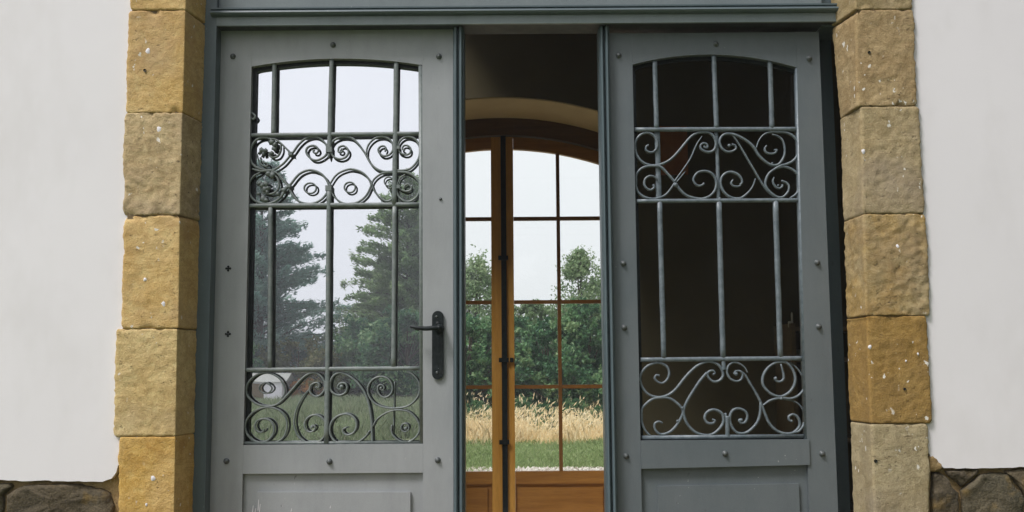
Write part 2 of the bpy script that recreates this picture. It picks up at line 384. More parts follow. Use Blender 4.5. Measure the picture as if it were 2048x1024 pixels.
def wall_thing(label, side):
    root = empty('plaster_wall', (side * 2.5, 0, GZ), label, 'wall')
    xin = -1.22 if side < 0 else 1.29
    x0, x1 = (-5.2, xin) if side < 0 else (xin, 5.2)
    obj('wall_core', box(x0, x1, -.165, .22, GZ, 3.45), M['mortar'], root)
    # plaster skin with an uneven lower edge
    if side < 0:
        edge = [(-700, 950), (0, 960), (40, 962), (90, 961), (150, 963), (205, 963), (222, 957), (232, 946), (236, 930)]
        pts = [P(x, y, YP) for x, y in edge]
        pts = [(-5.2, pts[0][1])] + pts[0:] + [(pts[-1][0] + .06, pts[-1][1]), (xin - .012, 3.45), (-5.2, 3.45)]
    else:
        edge = [(1858, 905), (1862, 915), (1872, 921), (1880, 929), (1888, 936), (1930, 937), (1985, 936), (2048, 934), (2700, 926)]
        pts = [P(x, y, YP) for x, y in edge]
        pts = [(pts[0][0] - .06, pts[0][1])] + pts + [(5.2, pts[-1][1]), (5.2, 3.45), (xin + .012, 3.45)]
    rr = []
    for a, b in zip(pts, pts[1:] + pts[:1]):
        m = max(1, int(math.hypot(b[0] - a[0], b[1] - a[1]) / .012)) if max(a[1], b[1]) < .75 and abs(a[0]) < 2.6 and abs(b[0]) < 2.6 else 1
        for k in range(m):
            x, z = a[0] + (b[0] - a[0]) * k / m, a[1] + (b[1] - a[1]) * k / m
            if m > 1: z += .0018 * noise.noise((x * 40, z * 40, side)) + .0022 * noise.noise((x * 170, z * 170, side))
            rr.append((x, z))
    obj('plaster', prism(rr, YP, -.15), M['plaster'], root)
    return root
def rough_stone(poly, yface, depth, amp, seed, mat, parent, name='stone', res=.008):
    """stone with a polygonal outline (x, z), domed and roughened front"""
    xs = [p[0] for p in poly]; zs = [p[1] for p in poly]
    cx, cz = sum(xs) / len(xs), sum(zs) / len(zs)
    m = len(poly); ring = []
    for i in range(m):
        a, b = poly[i], poly[(i + 1) % m]; L = math.hypot(b[0] - a[0], b[1] - a[1]); k = max(2, int(L / .014))
        for j in range(k): ring.append((a[0] + (b[0] - a[0]) * j / k, a[1] + (b[1] - a[1]) * j / k))
    bm = bmesh.new(); rings = []; fr = [1.0, 1.0, .985, .95, .88, .76, .6, .42, .22]
    for q, f in enumerate(fr):
        row = []
        for x, z in ring:
            px, pz = cx + (x - cx) * f, cz + (z - cz) * f
            e = .005 * noise.noise((x * 28 + seed, z * 28, seed)) + .003 * noise.noise((x * 90, z * 90, seed))
            px += e * f; pz += e * f
            dome = [depth, .010, .004, .0, -.004, -.006, -.007, -.0075, -.008][q]
            y = yface + dome + (0 if q < 1 else amp * (noise.noise((px * 13 + seed, pz * 13, seed * 2)) + .5 * noise.noise((px * 45, pz * 45, seed)) + .25 * noise.noise((px * 110, pz * 110, seed))))
            row.append(bm.verts.new((px, y, pz)))
        rings.append(row)
    n = len(ring)
    for A, B in zip(rings, rings[1:]):
        for k in range(n): bm.faces.new((A[k], A[(k + 1) % n], B[(k + 1) % n], B[k]))
    bm.faces.new(rings[-1])
    return obj(name, bm, mat, parent, smooth=True)

wl = wall_thing('white plastered wall left of the doorway, over a dark rubble base', -1)
wr = wall_thing('white plastered wall right of the doorway, over a greenish rubble base', 1)
def rub_px(root, pts, seed, mat, off=0.):
    rough_stone([P(x, y, -.178) for x, y in pts], -.180 + off, .03, .016, seed, mat, root)
rub_px(wl, [(14, 990), (24, 982), (50, 970), (110, 967), (160, 969), (200, 976), (221, 985), (226, 1010), (222, 1065), (120, 1075), (14, 1060)], 1.3, M['rub'][0])
rub_px(wl, [(-150, 970), (-60, 966), (20, 966), (26, 972), (6, 990), (4, 1070), (-140, 1075)], 2.9, M['rub'][1])
rub_px(wl, [(-330, 972), (-165, 968), (-155, 1060), (-200, 1085), (-340, 1075)], 4.4, M['rub'][0])
rub_px(wl, [(-560, 965), (-345, 970), (-350, 1080), (-560, 1085)], 4.9, M['rub'][1])
c6 = lambda L: [(1840 + u / 8.26, 900 + v / 8.26) for u, v in L]
rub_px(wr, c6([(195, 358), (345, 366), (460, 470), (540, 600), (630, 720), (640, 900), (650, 1250), (185, 1250)]), 6.1, M['rub'][0])
rub_px(wr, c6([(420, 350), (700, 335), (950, 335), (965, 385), (800, 510), (680, 615), (560, 500)]), 7.7, M['rub'][0])
rub_px(wr, c6([(690, 650), (850, 530), (1000, 405), (1200, 378), (1380, 375), (1490, 470), (1640, 680), (1700, 800), (1710, 1250), (710, 1250)]), 8.3, M['rub'][1], -.004)
rub_px(wr, c6([(1400, 340), (1718, 305), (2300, 290), (2320, 1250), (1760, 1250), (1740, 800), (1650, 640), (1530, 470)]), 9.9, M['rub'][0])
rub_px(wr, c6([(2360, 300), (3900, 270), (3900, 1200), (2370, 1250)]), 10.6, M['rub'][1])
for k in range(6):                      # the rubble goes on along both walls
    for rt_, a_, sg in ((wr, 2330 + k * 165, 1), (wl, -575 - k * 165, -1)):
        b_ = a_ + sg * 150; ty = 934 - .012 * (a_ - 2048) if sg > 0 else 962 + .012 * a_
        rub_px(rt_, [(a_, ty + 12), (a_ + sg * 40, ty + 6), (a_ + sg * 110, ty + 8), (b_, ty + 20), (b_ + sg * 6, ty + 70), (b_ - sg * 12, ty + 120), (a_ + sg * 20, ty + 124), (a_ - sg * 4, ty + 70)][::sg], 20.3 + k * 1.7 + sg, M['rub'][(k + (sg > 0)) % 2])
# ochre mortar lump where plaster has broken off beside the right jamb
rough_stone([P(x, y, -.186) for x, y in [(1855, 914), (1863, 912), (1872, 918), (1884, 930), (1888, 937), (1870, 944), (1855, 943)]], -.188, .03, .008, 12.2, M['mortar'], wr, 'mortar_lump')

uw = empty('wall_over_door', (0, 0, 2.62), 'white plastered wall spanning above the doorway', 'wall')
obj('wall_core', box(-1.21, 1.28, -.16, .22, 2.62, 3.448), M['mortar'], uw)
obj('plaster', box(-1.23, 1.30, -.188, -.1605, 2.60, 3.445), M['plaster'], uw)

# ------------------------------------------------------------------ stone jambs: each block its own stone
def quoin(parent, side, top, bot, mat, seed, amp=.004, cham=.012):
    """top / bot: (y px, outer x px, corner x px, inner x px)"""
    rows = 40
    bm = bmesh.new(); grid = []
    def prof(t):
        y = top[0] + (bot[0] - top[0]) * t
        o, c, i = [top[k] + (bot[k] - top[k]) * t for k in (1, 2, 3)]
        zf = un(c, y, YS).z
        return un(o, y, YS).x, un(c, y, YS).x, un(i, y, YF).x, zf
    ts = [0, .004, .012, .025] + [.025 + .95 * k / rows for k in range(1, rows)] + [.975, .988, .996, 1]
    for t in ts:
        xo, xc, xi, z = prof(t)
        e = min(t, 1 - t) * abs(prof(0)[3] - prof(1)[3])           # distance from the joint in metres
        pull = .0035 * max(0, 1 - e / .004) ** 2 * (1 + noise.noise((z * 3, seed, 0)))
        ragged = .0055 * noise.noise((seed, z * 9, 1.1)) + .004 * noise.noise((seed * 2, z * 38, 2)) + .0035 * noise.noise((seed * 2, z * 110, 2)) - .006 * max(0, 1 - e / .012)
        xo2 = xo + side * ragged
        s = side
        path = [(xo2 + s * .003, -.15), (xo2 + s * .001, YS + .012), (xo2, YS + .005), (xo2 - s * .002, YS + .0015), (xo2 - s * .005, YS)]
        nf = 24
        xa, xb = xo2 - s * .005, xc + s * cham
        path += [(xa + (xb - xa) * k / nf, YS) for k in range(1, nf + 1)]
        path += [(xc + s * cham * .4, YS + cham * .12), (xc + s * cham * .1, YS + cham * .45), (xc, YS + cham)]
        nr = 12
        path += [(xc + (xi - xc) * k / nr, YS + cham + (YF + .03 - YS - cham) * k / nr) for k in range(1, nr + 1)]
        row = []
        for j, (x, y) in enumerate(path):
            f = j / (len(path) - 1)
            nx, ny = (0, -1) if j <= 4 + nf else (-side, 0)
            q = (x * 14 + seed * 3, y * 14, z * 14); q2 = (x * 50 + seed, y * 50, z * 50); q3 = (x * 150, y * 150, z * 150 + seed)
            d = amp * (.55 * noise.noise(q) + .6 * noise.noise(q2) + .45 * noise.noise(q3)) * min(1, abs(j - 5.5 - nf) / 5) - pull
            chip = noise.noise((x * 22 + 5, z * 22, seed + 9))
            if e < .02 and chip > .22: d -= (chip - .22) * .035 * (1 - e / .02)
            row.append(bm.verts.new((x + nx * d, y + ny * d, z + (.0022 * noise.noise((x * 24, seed, t * 3)) + .0016 * noise.noise((x * 95, seed, t * 5))) * max(0, 1 - e / .03))))
        grid.append(row)
    for A, B in zip(grid, grid[1:]):
        for k in range(len(A) - 1): bm.faces.new((A[k], A[k + 1], B[k + 1], B[k]))
    for R, fl in ((grid[0], 1), (grid[-1], 0)):
        a = bm.verts.new((R[0].co.x, YF + .03, R[0].co.z)); vs = R + [a]
        bm.faces.new(vs if fl else vs[::-1])
    return obj('stone', bm, mat, parent, smooth=True)

jl = empty('stone_jamb', (-1.3, -.13, GZ), 'ochre sandstone jamb of stacked blocks left of the doorway', 'door jamb')
och = ((.58, .375, .13), (.66, .47, .22)); bei = ((.45, .33, .17), (.58, .45, .26)); och2 = ((.55, .33, .08), (.64, .43, .17))
LQ = [((-150, 262, 375, 420), (19.2, 259, 371.5, 414.5), och, .35, .3), ((20.3, 257, 371, 414), (224.2, 250, 366, 407), och, .3, .35),
      ((225.3, 248, 365, 406.5), (429.2, 246, 360, 402), bei, .55, .8), ((430.3, 247, 360, 402), (656.2, 241, 357, 395.5), och, .3, .4),
      ((657.3, 231, 355, 395), (872.2, 227, 351, 391), ((.55, .39, .165), (.66, .50, .25)), .4, .5), ((873.3, 237, 351, 391), (1150, 234, 346, 384), och2, .35, .35),
      ((1153, 228, 346, 384), (1400, 226, 342, 378), bei, .4, .4)]
for k, (a, b, c, dk, pt) in enumerate(LQ):
    quoin(jl, -1, a, b, stone_mat('sandstone', c[0], c[1], dk, pt, .3, k * 3.7 + 1), k * 2.3 + .7, .0032 if k not in (2, 4) else (.0075 if k == 2 else .0045), .0035)
def mortar_bed(root, outer, inner, side):
    ys = [-140, 100, 320, 540, 760, 1000, 1390]
    a = [(un(o, y, YS).x - side * .010, un(o, y, YS).z) for o, y in zip(outer, ys)]; b = [(un(i, y, YS).x + side * .010, un(i, y, YS).z) for i, y in zip(inner, ys)]
    obj('mortar', prism(a + b[::-1], YS + .009, -.03), M['joint'], root)
mortar_bed(jl, (262, 254, 248, 246, 230, 236, 228), (375, 369, 363, 358, 353, 349, 342), -1)
jr = empty('stone_jamb', (1.3, -.13, GZ), 'brownish sandstone jamb of stacked blocks right of the doorway', 'door jamb')
RQ = [((-150, 1823, 1705, 1662), (19.2, 1827, 1710, 1668), ((.34, .25, .115), (.42, .33, .19)), .5, .5), ((20.3, 1827, 1710, 1668), (212.2, 1836, 1714, 1685), ((.36, .25, .12), (.46, .35, .19)), .5, .6),
      ((213.3, 1837, 1721, 1685.5), (427.2, 1851, 1725, 1692), ((.40, .31, .165), (.46, .37, .22)), .45, .55), ((428.3, 1852, 1726, 1692.5), (631.2, 1862, 1731, 1698), ((.42, .27, .08), (.42, .33, .18)), .5, .55),
      ((632.3, 1854, 1733, 1698.5), (847.2, 1864, 1741, 1706), ((.33, .20, .055), (.40, .26, .085)), .45, .4), ((848.3, 1857, 1742, 1706.5), (1150, 1864, 1753, 1717), ((.37, .30, .17), (.43, .36, .22)), .3, .35),
      ((1153, 1866, 1753, 1717), (1400, 1870, 1760, 1724), ((.36, .25, .12), (.46, .35, .19)), .4, .4)]
for k, (a, b, c, dk, pt) in enumerate(RQ):
    quoin(jr, 1, a, b, stone_mat('sandstone', c[0], c[1], dk, pt, .35, k * 4.1 + 31, .3), k * 1.9 + 20.3, .0042 if k != 3 else .008, .010)
mortar_bed(jr, (1824, 1831, 1843, 1855, 1858, 1862, 1870), (1702, 1712, 1723, 1729, 1737, 1747, 1760), 1)
# small lime splashes on the left blocks
def splash(parent, x, y, r, seed):
    p = un(x, y, YS); bm = bmesh.new(); c = bm.verts.new((p.x, YS - .0042, p.z)); ring = []
    for k in range(14):
        a = 2 * PI * k / 14; rr = r * (1 + .45 * noise.noise((math.cos(a) * 1.4 + seed, math.sin(a) * 1.4, seed)))
        ring.append(bm.verts.new((p.x + rr * math.cos(a), YS + .0005, p.z + 1.25 * rr * math.sin(a))))
    for k in range(14): bm.faces.new((c, ring[k], ring[(k + 1) % 14]))
    obj('lime_splash', bm, M['plaster'], parent, smooth=True)
for k, (x, y, r) in enumerate([(296, 103, .0085), (319, 258, .0095), (327, 607, .009), (306, 957, .008), (290, 559, .005), (293, 1009, .005)]): splash(jl, x, y, r, k * 3.1)
for k, (x, y, r) in enumerate([(1796, 493, .007), (1740, 694, .006), (1836, 708, .004), (1727, 303, .007), (1812, 722, .003)]): splash(jr, x, y, r, k * 2.1 + 9)

for rt_, x, y, r_ in ((jl, 290, 141, .0052), (jr, 1809, 778, .0045), (jr, 1751, 922, .0055), (jr, 1738, 105, .005)):
    p = un(x, y, YS); bm = bmesh.new()
    lathe_y([(r_, .002), (r_ * .95, -.0042), (r_ * .7, -.0036), (0, .002)], 14, bm, (p.x, YS, p.z)); obj('drill_hole', bm, M['iron_black'], rt_)
# ------------------------------------------------------------------ door frame
z_lint = un(1024, 47.5, YF).z - .004
fr = empty('door_frame', (0, 0, 0), 'dark slate painted timber frame with moulded transom around both front doors', 'door frame')
xl, xr = -1.135, 1.225
jlx = un(437, 500, YF).x - .004
obj('jamb', box(xl, -1.065, YF, .10, 0, 2.62, .003), M['frame'], fr)
obj('jamb', box(1.137, xr, .15, .19, 0, 2.62, .003), M['frame'], fr)
obj('side_board', box(1.1405, xr, -.018, .149, z_lint, 2.62, .002), M['frame'], fr)
zb = un(1024, 47.5, YF).z; z31 = un(1024, 30.5, YF).z; z12 = un(1024, 13, YF).z
obj('lintel', box(-1.0645, xr, YF - .002, YF + .012, zb, z31, .003), M['panel'], fr)
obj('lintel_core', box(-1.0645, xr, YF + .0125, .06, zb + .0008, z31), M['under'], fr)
yf = YF
prof = [(yf + .03, z31 + .001), (yf - .004, z31 + .001), (yf - .018, z31 + .004), (yf - .024, z31 + .010), (yf - .022, z31 + .016), (yf - .012, z31 + .020), (yf - .008, z31 + .0235), (yf - .014, z31 + .0265), (yf - .014, z12 - .001), (yf + .0, z12 + .003), (yf + .03, z12 + .003)]
obj('moulding', extrude_profile(prof, 'x', -1.083, xr), M['frame'], fr, smooth=False)
obj('transom_panel', box(-1.0645, 1.137, YF + .022, .09, z12 - .002, 2.62, .002), M['panel'], fr)
# fluted posts either side of the open middle
def post(x0, x1):
    wv = x1 - x0; N = 40; pr = []
    fl = [(.0, .10), (.10, .42), (.42, .56), (.56, .86), (.86, 1.)]
    def d(t):
        if t < .06: return -.004
        if t < .44: return -.020 - .012 * math.sin(PI * (t - .06) / .38) ** .7
        if t < .54: return -.008
        if t < .92: return -.024 - .012 * math.sin(PI * (t - .54) / .38) ** .7
        return -.010
    for k in range(N + 1): pr.append((x0 + wv * k / N, d(k / N)))
    pr += [(x1, .08), (x0, .08)]
    obj('post', extrude_profile(pr, 'z', 0, zb - .001), M['frame'], fr)
post(-.2105, -.170); post(.324, .3625)

# ------------------------------------------------------------------ bolts
bprof = [(.0105, .0), (.0105, -.002), (.0095, -.003), (.0082, -.0035), (.0080, -.006), (.0068, -.009), (.0042, -.0112), (0, -.012)]
bb = lathe_y(bprof, 16); bmesh.ops.recalc_face_normals(bb, faces=bb.faces)
bolt_me = bpy.data.meshes.new('bolt'); bb.to_mesh(bolt_me); bb.free(); bolt_me.materials.append(M['bolt'])
bolt_me.polygons.foreach_set('use_smooth', [True] * len(bolt_me.polygons))
def bolts(root, pts, y=0., sc=1.):
    for x, yy in pts:
        p = un(x, yy, y); o = link('bolt', bolt_me, root, (p.x, y - .0005, p.z)); o.scale = (sc, sc, sc); o.rotation_euler = (0, random.uniform(0, 3), 0)

# ------------------------------------------------------------------ front door leaves
def arc_pts(pl, pa, pr, n=24):
    """circle arc through three (x, z) points, left to right"""
    (x1, y1), (x2, y2), (x3, y3) = pl, pa, pr
    d = 2 * (x1 * (y2 - y3) + x2 * (y3 - y1) + x3 * (y1 - y2))
    ux = ((x1**2 + y1**2) * (y2 - y3) + (x2**2 + y2**2) * (y3 - y1) + (x3**2 + y3**2) * (y1 - y2)) / d
    uy = ((x1**2 + y1**2) * (x3 - x2) + (x2**2 + y2**2) * (x1 - x3) + (x3**2 + y3**2) * (x2 - x1)) / d
    r = math.hypot(x1 - ux, y1 - uy); a0 = math.atan2(y1 - uy, x1 - ux); a1 = math.atan2(y3 - uy, x3 - ux)
    return [(ux + r * math.cos(a0 + (a1 - a0) * k / n), uy + r * math.sin(a0 + (a1 - a0) * k / n)) for k in range(n + 1)]
TH = .048                                     # leaf thickness
def leaf(label, X0, X1, ZT, gx0, gx1, gz, arc, rz0, mat, pane_mat, field, board=None):
    root = empty('front_door', ((X0 + X1) / 2, 0, .02), label, 'door')
    zs = min(arc[0][1], arc[-1][1]) - .004
    # slanted opening edges follow gx0/gx1 = (x at the top, x at the bottom)
    obj('stile', prism([(X0, .02), (gx0[1], .02), (gx0[1], gz), (gx0[0], zs), (gx0[0], ZT), (X0, ZT)], 0, TH, .0016), mat, root)
    obj('stile', prism([(gx1[1], .02), (X1, .02), (X1, ZT), (gx1[0], ZT), (gx1[0], zs), (gx1[1], gz)], 0, TH, .0016), mat, root)
    a = [(gx0[0] + .0004, arc[0][1])] + arc[1:-1] + [(gx1[0] - .0004, arc[-1][1])]
    obj('top_rail', prism(a + [(gx1[0] - .0004, ZT - .0006), (gx0[0] + .0004, ZT - .0006)], .0004, TH - .0005, .0014), mat, root)
    if board: obj('lock_rail', prism([(gx0[1] + .0004, rz0[0]), (gx1[1] + .006, rz0[1]), (gx1[1] + .006, gz[1] if isinstance(gz, tuple) else gz), (gx0[1] + .0004, gz)], -.006, TH - .002, .0016), mat, root)
    else: obj('lock_rail', prism([(gx0[1] + .0004, rz0[0]), (gx1[1] - .0004, rz0[1]), (gx1[1] - .0004, gz), (gx0[1] + .0004, gz)], .0004, TH - .0005, .0014), mat, root)
    pn = obj('lower_panel', box(gx0[1] + .0005, gx1[1] - .0005, .016, TH - .006, .02, min(rz0) + .012), mat, root)
    fx0, fx1, fz = field
    obj('raised_field', prism([(fx0, .10), (fx1, .10), (fx1, fz[1]), (fx0, fz[0])], .005, .0158, .005), mat, pn)
    bd = bmesh.new(); ins = .0135
    inner = [(gx0[1] + ins, gz + .004), (gx0[0] + ins, arc[0][1] - ins)] + [(min(max(x, gx0[0] + ins), gx1[0] - .004), z - ins) for x, z in arc[1:-1]] + [(gx1[0] - .004, arc[-1][1] - ins), (gx1[1] - .004, gz + .004)]
    outer = [(gx0[1] - .002, gz - .002), (gx0[0] - .002, arc[0][1] + .002)] + [(x, z + .002) for x, z in arc[1:-1]] + [(gx1[0] + .002, arc[-1][1] + .002), (gx1[1] + .002, gz - .002)]
    rg = [[bd.verts.new((q[0], y, q[1])) for q in R] for R, y in ((outer, .026), (inner, .026), (inner, .0395), (outer, .0395))]
    for i in range(len(inner)):
        j = (i + 1) % len(inner)
        for q in range(4): bd.faces.new((rg[q][i], rg[q][j], rg[(q + 1) % 4][j], rg[(q + 1) % 4][i]))
    obj('glazing_bead', bd, M['iron_black'], root)
    pa = [(x, z + .012) for x, z in arc]
    obj('glass_pane', prism([(gx0[1] - .01, gz - .012), (gx1[1] + .01, gz - .012), (gx1[0] + .01, pa[-1][1]), *pa[::-1], (gx0[0] - .01, pa[0][1])], .0405, .0425), pane_mat, root)
    return root

L_gx0 = (un(503, 138, 0).x, un(486.5, 889, 0).x); L_gx1 = (un(844.5, 132, 0).x, un(846, 889, 0).x)
L_gz = .6142
arcL = arc_pts(P(503, 133, 0), P(672, 117, 0), P(844.5, 130, 0))
dl = leaf('pale grey front door leaf with mirror-bright glass, iron scroll grille and black lever handle', -1.0645, -.2112, 2.121, L_gx0, L_gx1, L_gz, arcL, (.5145, .5145),
          M['leaf_grey'], M['mirror'], (un(515, 985, .01).x, un(821, 985, .01).x, (un(515, 984, .01).z, un(821, 984, .01).z)))
R_gx0 = (un(1265, 130, 0).x, un(1281, 880, 0).x); R_gx1 = (un(1594, 135, 0).x, un(1614, 880, 0).x)
R_gz = .6205
arcR = arc_pts(P(1265, 129, 0), P(1430, 109, 0), P(1594, 135, 0))
dr = leaf('blue grey front door leaf with dark see-through glass behind blue iron scrolls', .3632, 1.1345, 2.1, R_gx0, R_gx1, R_gz, arcR, (.523, .5325),
          M['leaf_blue'], M['glass'], (un(1315, 972, .01).x, un(1597, 968, .01).x, (un(1315, 972, .01).z, un(1597, 967, .01).z)), board=True)
bolts(dl, [(466, 113), (666, 90), (878, 113), (453, 922), (659, 923), (875.5, 920)])
bolts(dl, [(881, 398)], sc=.55)
bolts(dr, [(1237, 111), (1431, 88), (1618, 117), (1246.5, 527), (1248, 655), (1252, 912), (1634, 525), (1637, 653), (1644, 907)])
bolts(dr, [(1450, 907)], y=-.006)
# cross-shaped vents: four small dark petals on the left stile
for x, y in ((456.5, 537), (456, 668)):
    p = un(x, y, 0); bm = bmesh.new()
    for dx, dz in ((0, 1), (0, -1), (1, 0), (-1, 0)):
        lathe_y([(.0042, .001), (.0042, -.0015), (.003, -.003), (0, -.0035)], 10, bm, (p.x + dx * .0068, 0, p.z + dz * .0068))
    lathe_y([(.003, .001), (.003, -.002), (0, -.0028)], 8, bm, (p.x, 0, p.z))
    obj('cross_rivet', bm, M['iron_black'], dl, smooth=True)
# lever handle on its long plate
hx = un(876, 690, 0).x; zt, zbm = un(876, 622, 0).z, un(876, 759, 0).z; hw = .0205
pl = [(hx + hw * math.cos(a), zt - hw + hw * math.sin(a)) for a in [PI * k / 14 for k in range(15)]] + [(hx + hw * math.cos(a), zbm + hw + hw * math.sin(a)) for a in [PI + PI * k / 14 for k in range(15)]]
hd = obj('handle', prism(pl, -.010, .0015, .0035, 3), M['iron_black'], dl)
lz = un(876, 656, -.04).z; lx = un(876, 656, -.04).x
bm = lathe_y([(.0165, -.004), (.0165, -.016), (.0115, -.02), (.010, -.052), (.0, -.054)], 18, None, (lx + .004, 0, lz))
lp = catmull([(lx + .008, -.044, lz), (lx - .012, -.047, lz), (lx - .045, -.049, lz - .002), (lx - .075, -.049, lz + .001), (lx - .097, -.048, lz + .0045)], 5)
rw = [(.0088, .0085), (.0086, .0085), (.008, .008), (.0066, .0075), (.004, .006)]
rings = []
for i, p in enumerate(lp):
    f = i / (len(lp) - 1) * 4; k = min(3, int(f)); q = f - k
    hh = rw[k][0] * (1 - q) + rw[k + 1][0] * q; dd = rw[k][1] * (1 - q) + rw[k + 1][1] * q
    rings.append([bm.verts.new((p.x, p.y + dd * math.cos(2 * PI * j / 12), p.z + hh * math.sin(2 * PI * j / 12))) for j in range(12)])
for A, B in zip(rings, rings[1:]):
    for j in range(12): bm.faces.new((A[j], A[(j + 1) % 12], B[(j + 1) % 12], B[j]))
bm.faces.new(rings[0]); bm.faces.new(rings[-1])
obj('lever', bm, M['iron_black'], hd, smooth=True)
bm = bmesh.new()
for x, y, r in ((874, 745, .0048), (877, 737, .0016), (873, 633, .004)):
    p = un(x, y, -.01); obj('screw', lathe_y([(r, .001), (r, -.001), (r * .6, -.0025), (0, -.003)], 12, None, (p.x, -.0095, p.z)), M['bolt'], hd, smooth=True)
p = un(876, 648, -.01)
obj('keyhole_cover', lathe_y([(.009, .001), (.009, -.0015), (.006, -.003), (0, -.0034)], 16, None, (p.x, -.0098, p.z)), M['iron_black'], hd, smooth=True)

# ------------------------------------------------------------------ wrought iron grilles (traced scroll by scroll)
YG = .0165
PXM = 3.766 / FPX                            # metres per photo pixel in the grille plane
def strokes(grille, mat, org, sc, items, wpx=7.0, dep=.014):
    wk = .57 if mat is M['iron_grey'] else .70
    for it in items:
        pts, wq, tp, dy = it[0], (it[1] if len(it) > 1 else wpx), (it[2] if len(it) > 2 else (.75, .75)), (it[3] if len(it) > 3 else 0)
        path = catmull([Vector((*P(org[0] + u / sc, org[1] + v / sc, YG), 0)) for u, v in pts], 6)
        path = [(q.x, q.y) for q in path]
        obj('scroll', sweep(path, YG + dy + random.uniform(-.0008, .0008), wq * wk * PXM, dep * random.uniform(.95, 1.05), None, tp), mat, grille, smooth=True)
def ringpts(cx, cy, rx, ry, n=16, a0=0): return [(cx + rx * math.cos(2 * PI * k / n + a0), cy + ry * math.sin(2 * PI * k / n + a0)) for k in range(n + 1)]
def bar(grille, mat, pts, wpx, dep=.016, dy=-.002, name='bar', tw=False):
    path = [P(x, y, YG) for x, y in pts]; a, b = path[0], path[-1]; N = 14 if not tw else 60
    q = []
    seg = len(path) - 1
    for k in range(N + 1):
        f = k / N * seg; i = min(seg - 1, int(f)); t = f - i
        q.append((path[i][0] + (path[i + 1][0] - path[i][0]) * t + .0006 * noise.noise((k * .7, a[0] * 9, 3)), path[i][1] + (path[i + 1][1] - path[i][1]) * t))
    obj(name, sweep(q, YG + dy, wpx * PXM, dep), mat, grille, smooth=True)
def collar(grille, mat, x, y, wpx=12, hpx=12, dep=.024):
    c = P(x, y, YG); a, b = wpx * PXM / 2, hpx * PXM / 2
    obj('collar', box(c[0] - a, c[0] + a, YG - dep / 2, YG + dep / 2, c[1] - b, c[1] + b, .0025), mat, grille)

# --- left grille
gi = M['iron_grey']
bm = bmesh.new()
e0 = [P(500, 139, YG), P(491, 500, YG), P(488.5, 888, YG)]; e1 = [P(841.5, 133, YG), P(843, 500, YG), P(844, 888, YG)]
sweep(e1, YG - .003, 9 * PXM, .024, bm)
sweep([P(486, 886, YG), P(846, 885, YG)], YG, 6 * PXM, .016, bm)
gl = obj('grille', bm, gi, dl, smooth=True)
bar(gl, gi, [(496, 271), (842, 267.5)], 8, .018); bar(gl, gi, [(490, 412), (842, 409)], 8.5, .018); bar(gl, gi, [(486, 740), (842, 736.5)], 8.5, .018)
bar(gl, gi, [(549.5, 122), (547, 270)], 9); bar(gl, gi, [(664, 114), (660, 270), (658.5, 303)], 9.5, .016, -.0035)
bar(gl, gi, [(658.5, 372), (657.5, 500), (655.5, 740), (653, 887)], 9.5, .016, -.0035); bar(gl, gi, [(793, 121), (791, 270), (788.5, 410)], 10, .016, -.0035)
bar(gl, gi, [(541.5, 413), (540, 740)], 9); bar(gl, gi, [(789.5, 411), (787, 738)], 9)
O, s = (490, 260), 6.4
strokes(gl, gi, O, s, [
    ([(130, 505), (240, 530), (330, 525), (400, 495), (490, 430), (565, 345), (620, 280), (680, 195), (760, 120), (850, 85), (930, 92), (1005, 145), (1055, 225), (1050, 295), (1010, 345), (930, 385), (860, 378), (800, 320), (783, 265), (808, 218), (865, 200), (918, 218), (940, 262), (918, 295), (882, 290), (876, 268), (893, 258)], 7.5),
    ([(355, 515), (270, 512), (200, 500), (125, 462), (78, 395), (70, 300), (85, 215), (140, 135), (220, 100), (300, 105)], 8),
    ([(300, 115), (400, 128), (470, 180), (530, 240), (580, 295), (618, 338)], 6.5, (.9, .3), -.003),
    ([(462, 190), (460, 265), (420, 335), (355, 353), (312, 325), (322, 288), (350, 290)], 6.5, (.8, .5)),
    ([(95, 500), (200, 530), (320, 520), (400, 550), (480, 628), (545, 710), (600, 815), (680, 908), (780, 942), (880, 938), (980, 888), (1055, 800), (1075, 720), (1040, 630), (970, 558), (880, 520), (800, 518), (715, 552), (650, 612), (590, 690), (530, 745), (500, 800), (450, 868), (380, 918), (290, 943), (190, 933), (110, 890), (60, 810), (50, 735), (72, 650), (130, 580), (200, 548)], 8),
    (ringpts(835, 745, 77, 66), 5.5, (1, 1)),
    ([(350, 560), (415, 615), (438, 710), (400, 788), (320, 822), (225, 802)], 7),
    ([(162, 315), (180, 400), (225, 455), (285, 470), (292, 432), (235, 418), (195, 360)], 6, (.6, .5), -.004),
])
# cast leaf sprays at the left of the upper panel
def leafspray(grille, mat, pts, seed):
    bm = bmesh.new()
    for k, (u, v, r) in enumerate(pts):
        x, z = P(O[0] + u / s, O[1] + v / s, YG); rr = r / s * PXM
        t = bmesh.ops.create_icosphere(bm, subdivisions=2, radius=1)
        for vv in t['verts']:
            n = noise.noise((vv.co.x * 1.6 + seed + k, vv.co.y * 1.6, vv.co.z * 1.6))
            vv.co = Vector((x + vv.co.x * rr * (1 + .55 * n), YG - .002 + vv.co.y * .011 * (1 + .4 * n), z + vv.co.z * rr * (1 + .7 * n)))
    obj('leaf_spray', bm, mat, grille, smooth=True)
leafspray(gl, gi, [(215, 265, 38), (265, 265, 30), (240, 305, 25), (190, 300, 22), (345, 150, 40), (385, 190, 35), (375, 240, 30), (345, 300, 30)], 1.1)
leafspray(gl, gi, [(190, 680, 34), (225, 710, 40), (265, 690, 34), (255, 760, 45), (300, 745, 30), (285, 795, 26), (175, 820, 28), (235, 880, 45), (270, 900, 30), (350, 580, 45), (300, 560, 38), (500, 770, 34), (425, 820, 30)], 5.2)
O2 = (670, 260)
